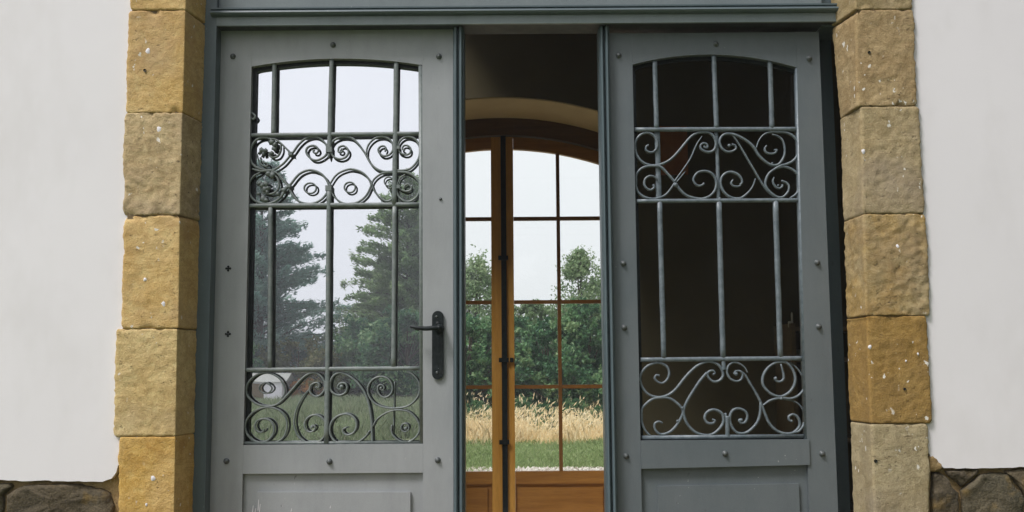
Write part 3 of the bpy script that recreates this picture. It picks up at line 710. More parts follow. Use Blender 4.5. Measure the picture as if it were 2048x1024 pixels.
strokes(gl, gi, O2, s, [
    ([(48, 282), (80, 288), (98, 262), (78, 240)][::-1] + [(42, 262), (55, 222), (108, 205), (158, 238), (173, 290), (140, 345), (70, 372), (0, 355), (-40, 310), (-62, 240), (-45, 175), (0, 125), (80, 92), (160, 92), (230, 112), (300, 180), (360, 262), (400, 325), (450, 418), (520, 490), (610, 530), (700, 535), (780, 520), (870, 518), (960, 495), (1035, 425), (1082, 330), (1085, 225), (1040, 132), (970, 92), (895, 95), (835, 140), (808, 210), (830, 285), (900, 318), (958, 298), (970, 242), (930, 202), (882, 202), (862, 240), (893, 268)], 7.5),
    ([(405, 315), (410, 240), (445, 168), (520, 105), (620, 88), (700, 122), (740, 190), (738, 265), (690, 320), (620, 333), (570, 298), (555, 250), (585, 212), (630, 208), (655, 240), (640, 278)], 7),
    ([(-62, 690), (-40, 800), (10, 875), (90, 932), (180, 945), (300, 920), (400, 840), (452, 740), (462, 695), (420, 610), (340, 540), (250, 508), (170, 505), (70, 540), (0, 595), (-62, 690)], 7.5),
    (ringpts(190, 735, 70, 66), 5.5, (1, 1)),
    ([(462, 720), (495, 640), (560, 580), (640, 548), (740, 545), (850, 540), (940, 552), (1020, 602), (1080, 680), (1085, 760), (1050, 850), (980, 908), (900, 915), (830, 868), (795, 800), (800, 735), (850, 765), (910, 788), (965, 772), (978, 732), (940, 697), (895, 712), (885, 745)], 7.5),
    ([(470, 690), (505, 780), (570, 860), (650, 910), (710, 898), (752, 850)], 7),
    (ringpts(688, 660, 58, 58), 4.5, (1, 1)),
    ([(745, 735), (712, 742), (702, 782)], 4, (1, .4)),
    ([(900, 570), (840, 612), (812, 670), (805, 705)], 5),
])
for x, y in ((658.5, 300), (657.5, 377), (581.5, 308), (578, 372)): collar(gl, gi, x, y, 12 if x > 600 else 8, 11 if x > 600 else 7)
obj('finial', sweep([P(658, 306, YG), P(658, 318, YG)], YG - .002, 9 * PXM, .012, None, (1, .2)), gi, gl, smooth=True)
collar(gl, gi, 797, 296, 6, 6); collar(gl, gi, 797, 374, 7, 7)
obj('hook', sweep([(q.x, q.y) for q in catmull([Vector((*P(x, y, YG), 0)) for x, y in ((500, 226), (507, 228), (511, 234), (507, 239), (503, 236))], 5)], YG - .006, 4 * PXM, .006), gi, gl, smooth=True)
O3, s3 = (480, 730), 6.02
strokes(gl, gi, O3, s3, [
    ([(320, 222), (365, 245), (385, 285), (355, 328), (305, 342), (252, 318), (235, 275), (262, 232), (318, 210), (370, 240)], 4.5, (.8, .8)),
    ([(505, 400), (540, 340), (535, 265), (492, 180), (420, 122), (330, 95), (235, 105), (145, 160), (88, 240), (78, 330), (122, 410), (205, 470), (300, 495), (400, 490), (475, 455), (560, 372), (640, 282), (725, 185), (810, 115), (900, 95), (970, 130), (1015, 200), (1020, 285), (980, 350), (920, 380), (862, 352), (838, 290), (865, 235), (920, 213), (955, 238), (945, 270), (912, 270)], 7),
    ([(420, 935), (500, 895), (550, 820), (568, 720), (545, 622), (480, 550), (380, 512), (280, 515), (175, 560), (95, 640), (62, 735), (88, 830), (150, 898), (240, 932), (330, 912), (400, 832), (408, 740), (362, 670), (290, 648), (215, 670), (182, 730), (200, 785), (240, 810), (280, 800), (298, 768)], 7),
    ([(828, 302), (760, 380), (700, 490), (663, 600), (655, 720), (692, 840), (760, 910), (840, 945), (925, 935), (1000, 880), (1036, 800), (1030, 700), (980, 630), (900, 602), (822, 630), (780, 700), (792, 772), (842, 808), (890, 790), (908, 752), (882, 728), (855, 742), (868, 765)], 6.5),
])
O4 = (660, 730)
strokes(gl, gi, O4, s3, [
    ([(165, 262), (140, 290), (105, 285), (95, 255), (130, 220), (182, 222), (207, 270), (185, 332), (120, 365), (50, 345), (5, 290), (5, 200), (50, 122), (130, 95), (220, 128), (310, 192), (380, 275), (432, 365), (470, 480), (495, 620), (505, 780), (510, 940)], 7.5, (.7, 1.1)),
    ([(480, 790), (420, 868), (330, 930), (230, 960), (150, 965), (62, 920), (8, 840), (0, 750), (32, 670), (100, 612), (190, 590), (270, 618), (316, 680), (315, 760), (272, 822), (210, 842), (162, 812), (160, 772), (200, 752)], 7),
    ([(600, 288), (635, 300), (652, 270), (620, 238), (580, 255), (578, 320), (610, 370), (660, 390), (722, 360), (752, 300), (740, 220), (690, 160), (610, 140), (530, 165), (472, 230), (455, 320), (492, 410), (570, 480), (680, 515), (800, 520), (920, 500), (1010, 440), (1070, 350), (1076, 240), (1040, 160), (980, 102), (920, 80)], 6),
    ([(515, 740), (560, 660), (650, 590), (750, 550), (850, 542), (950, 565), (1030, 632), (1076, 720), (1070, 810), (1010, 888), (920, 930), (830, 910), (762, 850), (740, 790), (745, 720)], 6),
    (ringpts(903, 755, 47, 50), 4.5, (1, 1)),
    ([(775, 200), (772, 400), (765, 600), (758, 830)], 5, (1, 1), .012),
])
def knob(grille, mat, x, y, r, dy=-.004):
    c = P(x, y, YG); bm = bmesh.new(); bmesh.ops.create_icosphere(bm, subdivisions=2, radius=r, matrix=Matrix.Translation((c[0], YG + dy, c[1]))); obj('knob', bm, mat, grille, smooth=True)
for x, y, r in ((683.5, 773.5, .0085), (762, 776, .005), (811, 857, .006), (624, 854.5, .005), (633.5, 774.5, .004)): knob(gl, gi, x, y, r)

# --- right grille
gb = M['iron_blue']
bm = bmesh.new()
sweep([P(1592.5, 138, YG), P(1602, 500, YG), P(1612, 880, YG)], YG - .003, 9 * PXM, .024, bm)
sweep([P(1283, 875, YG), P(1613, 872, YG)], YG, 8 * PXM, .018, bm)
gr = obj('grille', bm, gb, dr, smooth=True)
bar(gr, gb, [(1268, 259.5), (1599, 258.5)], 8.5, .018); bar(gr, gb, [(1273, 402.5), (1606, 400.5)], 8, .018); bar(gr, gb, [(1281, 719.5), (1612, 716.5)], 9, .018)
for pts, wq in (([(1309, 122), (1313, 259)], 9.5), ([(1427, 110), (1433, 259)], 9.5), ([(1539.5, 122), (1543.5, 258)], 9.5), ([(1319, 404), (1327.5, 718)], 10), ([(1437.5, 402), (1446, 718)], 10.5), ([(1550.5, 402), (1560.5, 717)], 10.5)):
    bar(gr, gb, pts, wq, .017)
bar(gr, gb, [(1315, 263), (1318.5, 402)], 11, .012, .008); bar(gr, gb, [(1433, 262), (1436, 330), (1437.5, 402)], 7, .012, .006)
bar(gr, gb, [(1446, 718), (1448, 740)], 8, .014); bar(gr, gb, [(1454, 832), (1455, 876)], 8, .016)
O5, O6 = (1260, 250), (1430, 250)
strokes(gr, gb, O5, s, [
    ([(238, 258), (208, 278), (205, 322), (258, 350), (318, 332), (350, 262), (330, 172), (282, 118), (210, 100), (132, 130), (76, 200), (65, 290), (90, 390), (150, 468), (230, 510), (320, 520), (420, 495), (520, 440), (610, 350), (700, 240), (780, 150), (860, 105), (940, 95), (1020, 105), (1078, 160), (1100, 240), (1080, 312), (1030, 345), (962, 340), (908, 305), (902, 262), (940, 235), (982, 250), (990, 285), (958, 290), (945, 270)], 7.2),
    ([(300, 760), (308, 800), (268, 830), (220, 815), (185, 762), (195, 692), (250, 655), (308, 660), (350, 700)], 6.5, (1, .4)),
    ([(580, 725), (520, 820), (460, 890), (380, 930), (290, 945), (190, 925), (112, 870), (80, 800), (76, 720), (80, 640), (130, 572), (200, 535), (320, 525), (400, 542), (470, 612), (560, 715), (640, 828), (720, 900), (820, 935), (920, 945), (1020, 910), (1088, 832), (1105, 740), (1080, 660), (1020, 606), (940, 592), (860, 615), (812, 690), (832, 750), (880, 780), (928, 766), (945, 745)], 7),
    ([(918, 150), (862, 230), (820, 320), (775, 425), (700, 540), (620, 650), (562, 732)], 4.5, (.6, 1), -.003),
    ([(702, 600), (655, 660), (590, 735)], 3.5, (.4, 1), -.005),
])
strokes(gr, gb, O6, s, [
    ([(215, 250), (258, 265), (265, 308), (212, 340), (142, 340), (82, 290), (56, 212), (92, 140), (160, 112), (250, 125), (340, 165), (430, 222), (500, 292), (552, 380), (632, 460), (718, 512), (800, 510), (858, 450), (890, 368), (888, 270), (860, 192), (810, 148), (730, 122)], 7.2, (.7, .5)),
    ([(525, 298), (560, 200), (622, 126), (700, 95), (800, 93), (900, 97), (980, 130), (1040, 192), (1065, 290), (1050, 390), (1000, 458), (920, 500), (840, 522), (770, 560), (692, 620), (648, 710), (652, 790), (712, 868), (800, 924), (870, 920), (930, 860), (945, 790), (912, 740), (850, 715)], 7, (.5, .8), -.001),
    ([(660, 265), (636, 302), (652, 350), (710, 370), (768, 358), (790, 322), (758, 320)], 6),
    ([(800, 552), (880, 536), (970, 560), (1050, 622), (1082, 700), (1078, 800), (1040, 880), (960, 937)], 7),
    ([(755, 670), (740, 722), (772, 790), (820, 812), (858, 788), (860, 760)], 6, (.5, .8)),
    ([(230, 130), (300, 232), (400, 402), (500, 572), (600, 742), (652, 820), (722, 888), (800, 930)], 5, (.4, 1), .002),
    ([(518, 688), (480, 790), (420, 868), (340, 930), (260, 940), (172, 910), (102, 840), (72, 750), (85, 672), (140, 616), (210, 602), (290, 632), (340, 692), (345, 740), (318, 762)], 7, (.5, .8)),
    ([(230, 703), (206, 740), (230, 778), (290, 788), (330, 770)], 5.5),
])
for x, y, r in ((1458, 291.5, .006), (1351, 370, .0085), (1552, 302, .005), (1439, 398, .006), (1544, 327, .004), (1556, 371, .004)): knob(gr, gb, x, y, r)
O7, O8, s7 = (1270, 710), (1440, 710), 5.689
strokes(gr, gb, O7, s7, [
    ([(278, 235), (242, 230), (225, 265), (260, 305), (310, 320), (362, 285), (390, 215), (370, 142), (310, 97), (240, 90), (150, 120), (82, 190), (57, 272), (86, 370), (150, 445), (240, 478), (330, 472), (410, 435), (480, 370), (550, 280), (630, 190), (712, 120), (800, 82), (880, 80), (950, 115), (995, 182), (1000, 242), (960, 290), (900, 303), (850, 272), (825, 225), (842, 188), (885, 178), (908, 205), (888, 222)], 7.2),
    ([(820, 200), (740, 292), (660, 412), (590, 530), (552, 640), (572, 740), (622, 820), (692, 880), (780, 910), (870, 905), (950, 850), (1002, 770), (1000, 690), (960, 642), (890, 622), (822, 650), (792, 710), (812, 760), (850, 778), (892, 772), (907, 745), (880, 733)], 7.5, (1, .8)),
    ([(312, 772), (270, 757), (226, 782), (226, 840), (270, 893), (330, 900), (402, 870), (472, 800), (530, 702), (545, 642), (520, 590), (450, 525), (380, 490), (290, 485), (202, 500), (132, 550), (82, 610), (73, 700), (85, 790), (132, 878), (200, 935), (245, 946)], 7.2),
])
strokes(gr, gb, O8, s7, [
    ([(158, 215), (178, 185), (225, 182), (258, 215), (240, 278), (180, 298), (112, 265), (77, 192), (97, 122), (150, 85), (220, 97), (280, 142), (312, 200)], 6, (.8, .4)),
    ([(218, 178), (282, 222), (340, 320), (402, 422), (462, 540), (512, 670), (562, 780), (642, 858), (740, 893), (830, 883), (898, 820), (903, 750), (868, 692), (820, 677), (782, 702), (786, 740), (820, 753)], 7.2, (.6, .8)),
    ([(462, 540), (456, 660), (430, 750), (370, 830), (290, 885), (202, 885), (142, 830), (112, 750), (116, 682), (152, 625), (220, 610), (288, 642), (312, 700), (288, 762), (240, 773), (217, 745), (240, 728)], 7, (1, .8)),
    ([(745, 85), (690, 80), (620, 92), (542, 150), (490, 240), (490, 340), (552, 420), (630, 463), (710, 468), (790, 420), (845, 340), (855, 250), (822, 160), (762, 90), (705, 68)], 7.2, (.9, .9)),
    ([(690, 100), (722, 220), (718, 278), (680, 303), (640, 293), (625, 265), (642, 253)], 6.5),
    ([(490, 572), (560, 522), (640, 495), (720, 490), (800, 495), (880, 468), (940, 408), (970, 330)], 6.5),
    ([(840, 882), (900, 860), (950, 790), (972, 710)], 6.5),
    ([(700, 505), (800, 515), (880, 545), (940, 610), (970, 700)], 4, (.8, .5), .006),
    ([(800, 85), (880, 150), (935, 230), (972, 310)], 4, (.8, .5), .006),
    ([(60, 660), (75, 740), (90, 760), (92, 900)], 7.5, (.8, 1)),
])
for x, y, r in ((1472, 748, .007), (1551, 757, .005), (1482, 840, .0065), (1582.5, 842, .005), (1354.5, 842, .005), (1562, 797, .006), (1364.5, 816, .006)): knob(gr, gb, x, y, r)

# ------------------------------------------------------------------ inner room
YW, YD = 2.35, 2.9                           # face of the back wall, plane of the garden door
RX0, RX1, CZ = -2.7, 2.9, 3.15
sheet('inner_floor', [(RX0 - .2, .0), (RX1 + .2, .0), (RX1 + .2, 3.3), (RX0 - .2, 3.3)], -.12, M['inner_floor'])
obj('doorstep', box(-1.6, 1.7, -.75, -.02, GZ, -.01, .008), M['joint'], kind='structure')
obj('foundation', box(RX0 - .4, RX1 + .4, -.01, 3.28, GZ, -.126), M['mortar'], kind='structure')
KX0, KX1, KY0, KY1 = -2.6, -.45, .45, 2.3        # unseen roof light, added to brighten the garden door
bm = bmesh.new()
add_box(bm, RX0 - .35, RX1 + .35, .222, KY0, CZ, CZ + .12); add_box(bm, RX0 - .35, RX1 + .35, KY1, 3.3, CZ, CZ + .12)
add_box(bm, RX0 - .35, KX0, KY0, KY1, CZ, CZ + .12); add_box(bm, KX1, RX1 + .35, KY0, KY1, CZ, CZ + .12)
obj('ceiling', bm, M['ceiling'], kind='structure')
sl = empty('added_skylight', ((KX0 + KX1) / 2, (KY0 + KY1) / 2, CZ), 'unseen glazed roof light added in the ceiling to brighten the garden door', 'added_skylight')
bm = bmesh.new()
for x in (KX0 + .001, (KX0 + KX1) / 2 - .02, KX1 - .041): add_box(bm, x, x + .04, KY0 + .001, KY1 - .001, CZ + .05, CZ + .09)
obj('frame', bm, M['wood_dark'], sl)
obj('pane', box(KX0 + .002, KX1 - .002, KY0 + .002, KY1 - .002, CZ + .1, CZ + .106), M['glass_back'], sl)
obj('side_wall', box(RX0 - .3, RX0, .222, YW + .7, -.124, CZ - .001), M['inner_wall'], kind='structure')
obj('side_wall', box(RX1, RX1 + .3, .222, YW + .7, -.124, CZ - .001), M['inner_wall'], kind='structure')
# back wall with a segmental arched opening
a0 = P(985, 194, YW); a1 = P(1200, 222, YW)
cx = P(1000, 195, YW)[0]
hw_ = .80
drop = (a0[1] - a1[1]); Rr = ((a1[0] - cx) ** 2 + drop ** 2) / (2 * drop)
def archz(x): return a0[1] - (Rr - math.sqrt(max(0, Rr * Rr - (x - cx) ** 2)))
arch = [(cx - hw_ + 2 * hw_ * k / 40, archz(cx - hw_ + 2 * hw_ * k / 40)) for k in range(41)]
bw = empty('back_wall', (cx, YW, 0), 'dark brown inner wall with an arched opening around the wooden garden door', 'wall')
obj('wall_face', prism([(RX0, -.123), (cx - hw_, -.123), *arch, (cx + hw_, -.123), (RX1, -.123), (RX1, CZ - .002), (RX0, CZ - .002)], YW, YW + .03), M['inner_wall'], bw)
obj('wall_core', prism([(RX0 - .2, -.123), (cx - hw_ - .03, -.123), *[(x + (-.03 if x < cx else .03) * abs(x - cx) / hw_, z + .03) for x, z in arch], (cx + hw_ + .03, -.123), (RX1 + .2, -.123), (RX1 + .2, CZ + .6), (RX0 - .2, CZ + .6)], YW + .031, 3.25), M['plaster'], bw)
rim = [(cx - hw_, -.122), *arch, (cx + hw_, -.122)]
rimo = [(cx - hw_ - .0295, -.122), *[(x + (-.0295 if x < cx else .0295) * abs(x - cx) / hw_, z + .0295) for x, z in arch], (cx + hw_ + .0295, -.122)]
bm = bmesh.new(); A = [[bm.verts.new((p[0], y, p[1])) for p in R] for R, y in ((rimo, YW + .001), (rim, YW + .001), (rim, 3.249), (rimo, 3.249))]
for i in range(len(rim) - 1):
    for q in range(4): bm.faces.new((A[q][i], A[q][i + 1], A[(q + 1) % 4][i + 1], A[(q + 1) % 4][i]))
obj('arch_reveal', bm, M['arch_plaster'], bw)

# garden door of oiled wood
dz = lambda y, x=1024: un(x, y, YD).z
dxx = lambda x, y=600: un(x, y, YD).x
dcx = dxx(1006)
ga = P(992, 298, YD); gb_ = P(1200, 328, YD)
gdrop = ga[1] - gb_[1]; gR = ((gb_[0] - dcx) ** 2 + gdrop ** 2) / (2 * gdrop)
def gz_(x, off=0.): return ga[1] + off - (gR - math.sqrt(max(0, gR * gR - (x - dcx) ** 2)))
gf = empty('french_door_frame', (dcx, YD, 0), 'oiled wood frame with arched head inside the back wall arch', 'door frame')
HW = .70
N = 30
lo = [(dcx - HW + 2 * HW * k / N, gz_(dcx - HW + 2 * HW * k / N, .085)) for k in range(N + 1)]
hi = [(x, archz(x) + .03 if False else z + .30) for x, z in lo]
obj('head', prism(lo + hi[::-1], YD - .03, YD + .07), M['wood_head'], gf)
obj('jamb', box(dcx - HW - .16, dcx - HW, YD - .03, YD + .07, -.119, 2.55), M['wood_v'], gf)
obj('jamb', box(dcx + HW, dcx + HW + .16, YD - .03, YD + .07, -.119, 2.55), M['wood_v'], gf)
def garden_leaf(label, xs, side):
    """xs: pixel x of meeting stile outer, inner; muntin a, b; hinge stile inner, outer"""
    root = empty('french_door', ((dxx(xs[0]) + dxx(xs[5])) / 2, YD, -.11), label, 'door')
    X = [dxx(v) for v in xs]
    st0, st1 = sorted((X[0], X[1])); m0, m1 = sorted((X[2], X[3])); h0, h1 = sorted((X[4], X[5]))
    y0, y1 = YD, YD + .045
    zt = 2.5
    def upright(a, b, nm='stile'):
        obj(nm, prism([(a, -.11), (b, -.11), (b, gz_(b, .08)), (a, gz_(a, .08))], y0, y1, .003), M['wood_v'], root)
    upright(st0, st1); upright(h0, h1)
    g0, g1 = (st1, h0) if side > 0 else (h1, st0)
    n = 14; lo = [(g0 + .0005 + (g1 - g0 - .001) * k / n, gz_(g0 + (g1 - g0) * k / n)) for k in range(n + 1)]
    obj('top_rail', prism(lo + [(x, gz_(x, .079)) for x, z in lo[::-1]], y0 + .001, y1 - .001, .003), M['wood_h'], root)
    zr = [dz(v) for v in (437, 604, 774)]; zbot = dz(943); zb2 = dz(968)
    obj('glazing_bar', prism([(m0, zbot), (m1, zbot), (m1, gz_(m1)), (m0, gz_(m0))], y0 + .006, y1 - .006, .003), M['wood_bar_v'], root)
    for z in zr:
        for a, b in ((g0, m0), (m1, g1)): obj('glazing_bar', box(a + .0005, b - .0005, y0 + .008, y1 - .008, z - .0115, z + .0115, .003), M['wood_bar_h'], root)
    obj('bottom_rail', box(g0 + .0005, g1 - .0005, y0 + .001, y1 - .001, zb2, zbot, .003), M['wood_h'], root)
    obj('lower_panel', box(g0 + .0005, g1 - .0005, y0 + .012, y1 - .012, -.11, zb2 - .0005), M['wood_h'], root)
    obj('panel_field', box(g0 + .03, g1 - .03, y0 + .004, y0 + .0115, -.03, zb2 - .022, .004), M['wood_h'], root)
    zz = [zbot] + zr[::-1]
    for a, b in ((g0, m0), (m1, g1)):
        for k, z in enumerate(zz):
            z0 = z + (.0 if k == 0 else .0115)
            if k < 3: obj('pane', box(a, b, y0 + .021, y0 + .025, z0, zz[k + 1] - .0115), M['glass_back'], root)
            else: obj('pane', prism([(a, z0), (b, z0), (b, gz_(b)), (a, gz_(a))], y0 + .021, y0 + .025), M['glass_back'], root)
    return root
g1_ = garden_leaf('right leaf of the oiled wood garden door, nearer the blue grey door', (1013, 1028, 1115, 1122, 1209, 1226), 1)
g2_ = garden_leaf('left leaf of the oiled wood garden door, carrying the black bolt rod', (1003.5, 983, 896, 889, 802, 785), -1)
bx0, bx1 = dxx(1002.8), dxx(1013.4)
obj('bolt_rod', box(bx0, bx1, YD - .012, YD + .03, -.10, gz_(bx0, -.0) + .09, .003), M['iron_black'], g2_)
for yy in (516, 720, 884):
    z = dz(yy); obj('bolt_bracket', box(dxx(997), dxx(1013) + .012, YD - .020, YD - .0125, z - .014, z + .014, .003), M['iron_black'], g2_)
    if yy == 720: obj('bolt_keeper', box(dxx(1019), dxx(1026), YD - .014, YD + .002, z - .014, z + .014, .003), M['iron_black'], g1_)

# things faintly seen in the dark room
tx = P(1347, 298, YW - .03)
tag(obj('reflection_patch', box(tx[0] - .085, tx[0] + .085, YW - .02, YW - .002, tx[1] - .15, tx[1] + .14, .006), M['rust_patch']), 'rust orange panel standing in for a faint reddish reflection', 'reflection patch')  # panel added to imitate a reddish reflection in the right pane
cbx = un(1570, 700, 2.1).x + .33
cab = empty('cabinet', (cbx, 2.12, -.12), 'dark wooden shelf cabinet in the gloom behind the right door', 'cabinet')
zc1, zc0 = un(1584, 656, 2.1).z, un(1595, 716, 2.1).z
for x in (-.32, .32): obj('side_panel', box(cbx + x - .012, cbx + x + .012, 1.95, 2.33, -.119, zc1 + .02, .002), M['wood_dark'], cab)
for z in (.12, .5, zc0, zc1): obj('shelf', box(cbx - .307, cbx + .307, 1.951, 2.329, z - .022, z, .002), M['wood_dark'], cab)
cdl = un(1584, 640, 2.1)
bm = bmesh.new(); tube([(cdl.x, 2.1, zc1), (cdl.x, 2.1, zc1 + .08), (cdl.x, 2.1, zc1 + .088)], [.006, .006, .002], 10, bm)
tag(obj('candle', bm, M['pale'], smooth=True), 'thin pale candle on top of the dark cabinet', 'candle')
jx = un(1571, 672, 2.1)
bm = bmesh.new(); tube([(jx.x, 2.0, zc1), (jx.x, 2.0, zc1 + .03), (jx.x, 2.0, zc1 + .034)], [.010, .010, .006], 10, bm)
tag(obj('small_jar', bm, M['pale'], smooth=True), 'tiny pale jar beside the candle on the dark cabinet', 'jar')
bx = un(1597, 711, 2.1)
tag(obj('small_box', box(bx.x - .045, bx.x + .05, 2.02, 2.14, zc0, zc0 + .045, .003), M['card']), 'small grey box on the shelf under the candle', 'box')

# ------------------------------------------------------------------ planting
def quads(name, C, A, B, mat, tint, parent=None, kind=None):
    """diamond shaped leaves: centre C, half length vector A, half width vector B"""
    n = len(C); V = np.empty((n, 4, 3), np.float32)
    V[:, 0] = C - A; V[:, 1] = C + B - A * .1; V[:, 2] = C + A; V[:, 3] = C - B - A * .1
    return mesh_np(name, V.reshape(-1, 3), np.arange(n * 4).reshape(n, 4), mat, tint)
def mesh_np(name, V, Fc, mat, tint=None):
    me = bpy.data.meshes.new(name); k = Fc.shape[1]
    me.vertices.add(len(V)); me.vertices.foreach_set('co', np.asarray(V, np.float32).ravel())
    me.loops.add(Fc.size); me.loops.foreach_set('vertex_index', Fc.ravel().astype(np.int32))
    me.polygons.add(len(Fc)); me.polygons.foreach_set('loop_start', (np.arange(len(Fc)) * k).astype(np.int32)); me.polygons.foreach_set('loop_total', np.full(len(Fc), k, np.int32))
    me.update(calc_edges=True)
    if tint is not None:
        at = me.attributes.new('tint', 'FLOAT', 'FACE'); at.data.foreach_set('value', np.asarray(tint, np.float32))
    me.materials.append(mat); return me
def unit(v): return v / (np.linalg.norm(v, axis=-1, keepdims=True) + 1e-9)
def leaves_at(C, size, asp, mat, name, updir=.3, tvar=None):
    n = len(C); d = unit(RNG.normal(size=(n, 3)) + np.array([0, 0, updir])); q = unit(np.cross(d, RNG.normal(size=(n, 3))))
    sz = size * RNG.uniform(.6, 1.3, (n, 1)); t = RNG.beta(2, 2.6, n) if tvar is None else np.clip(tvar + RNG.normal(0, .16, n), 0, 1)
    return quads(name, C, d * sz, q * sz * asp, mat, t)
def broadleaf(H, R, nclump, per, size, mat, seed, base=.05, cr=1.0, shape=1.0):
    crk = cr
    rng = np.random.default_rng(seed); C = []; T = []; cl = []
    for k in range(nclump):
        t = rng.uniform(base, .97); prof = (math.sin(PI * min(1, (t * .86 + .12))) ** .7) if shape == 1 else max(.06, (1 - t) ** .75 * 1.05)
        a = rng.uniform(0, 2 * PI); r = R * prof * math.sqrt(rng.uniform(.12, 1.0)) * rng.uniform(.8, 1.12)
        c = np.array([r * math.cos(a), r * math.sin(a), H * t]); cl.append(c)
        cr = crk * R * rng.uniform(.16, .34) * (1 if t < .75 else .7); m = int(per * rng.uniform(.5, 1.4))
        nt = 9; out = np.array([c[0], c[1], 0.]) / (R + .01)
        dd = unit(rng.normal(size=(nt, 3)) + out * .9 + np.array([0, 0, .55])); i = rng.integers(0, nt, m); s_ = rng.uniform(0, 1, (m, 1))
        p = dd[i] * (s_ - .2) * cr * 1.7 * rng.uniform(.6, 1.15, (nt, 1))[i] + rng.normal(size=(m, 3)) * cr * .2 * (1.05 - .6 * s_); C.append(c + p)
        tone = rng.beta(1.2, 1.5) * .85; T.append(np.full(m, tone))
    C = np.concatenate(C); T = np.concatenate(T)
    C[:, 2] = np.maximum(C[:, 2], .05)
    crown = leaves_at(C, size, .5, mat, 'crown', .2, T)
    bm = bmesh.new(); tr = [(0, 0, 0), (.03 * R, 0, H * .3), (0, .04 * R, H * .6), (0, 0, H * .9)]
    tube(tr, [.045 * R + .02, .035 * R + .015, .02 * R + .01, .006], 7, bm)
    for c in cl[::max(1, nclump // 22)]:
        z0 = max(.12 * H, c[2] * .55); tube([(0, 0, z0), tuple(c * np.array([.55, .55, 0]) + np.array([0, 0, (z0 + c[2]) / 2])), tuple(c)], [.012 * R + .006, .008 * R + .004, .003], 5, bm)
    tm = bpy.data.meshes.new('trunk'); bm.to_mesh(tm); bm.free(); tm.materials.append(M['bark'])
    return crown, tm
def conifer(H, R, levels, per, size, mat, seed, dense=1.0):
    rng = np.random.default_rng(seed); C = []; A = []; Bv = []; T = []; bm = bmesh.new()
    for k in range(levels):
        t = .03 + .95 * (k + rng.uniform(-.4, .4)) / levels; nb = int(rng.integers(5, 8))
        for j in range(nb):
            a = rng.uniform(0, 2 * PI); L = R * ((1 - t) ** .8) * rng.uniform(.65, 1.15) + .12; z0 = H * t
            rise = rng.uniform(.02, .5) + .3 * t
            d = np.array([math.cos(a), math.sin(a), 0.]); sde = np.array([-d[1], d[0], 0.])
            m = max(8, int(per * L / R)); s_ = rng.uniform(.08, 1, m) ** .8
            z = z0 + L * (rise * s_ - .22 * s_ ** 2)
            wd = L * .34 * (1.05 - s_) * rng.uniform(-1, 1, m)
            c = d * (L * s_)[:, None] + sde * wd[:, None]; c[:, 2] = z - np.abs(wd) * .25 + rng.normal(0, .06 * H / 8, m)
            dirv = unit(d * .8 + sde * np.sign(wd)[:, None] * .7 + rng.normal(0, .38, (m, 3)) + np.array([0, 0, .3]))
            C.append(c); A.append(dirv * (size * rng.uniform(.7, 1.3, (m, 1)))); q = unit(np.cross(dirv, rng.normal(0, .5, (m, 3)) + np.array([0, 0, 1.])))
            Bv.append(q * size * .3); T.append(np.full(m, rng.uniform(.1, .8)) * (.6 + .4 * s_))
            if j < 4: tube([(0, 0, z0), tuple(d * L * .5 + np.array([0, 0, z0 + L * (rise * .5 - .055)])), tuple(d * L * .95 + np.array([0, 0, z0 + L * (rise - .2)]))], [.012 + .012 * L, .008 + .005 * L, .004], 5, bm)
    C, A, Bv, T = map(np.concatenate, (C, A, Bv, T)); C[:, 2] = np.maximum(C[:, 2], .05)
    crown = quads('crown', C, A, Bv, mat, np.clip(T + rng.normal(0, .12, len(T)), 0, 1))
    tube([(0, 0, 0), (0, 0, H * .5), (0, 0, H * .98)], [.03 * R + .07, .02 * R + .04, .01], 8, bm)
    tm = bpy.data.meshes.new('trunk'); bm.to_mesh(tm); bm.free(); tm.materials.append(M['bark'])
    return crown, tm
def plant(name, meshes, x, y, sc, rz, label, cat, group=None, sz=None):
    root = empty(name, (x, y, GZ), label, cat, group); root.rotation_euler = (0, 0, rz); root.scale = (sc, sc, sz or sc)
    a = bpy.data.objects.new('crown', meshes[0]); b = bpy.data.objects.new('trunk', meshes[1])
    for o in (a, b): COL.objects.link(o); o.parent = root
    return root
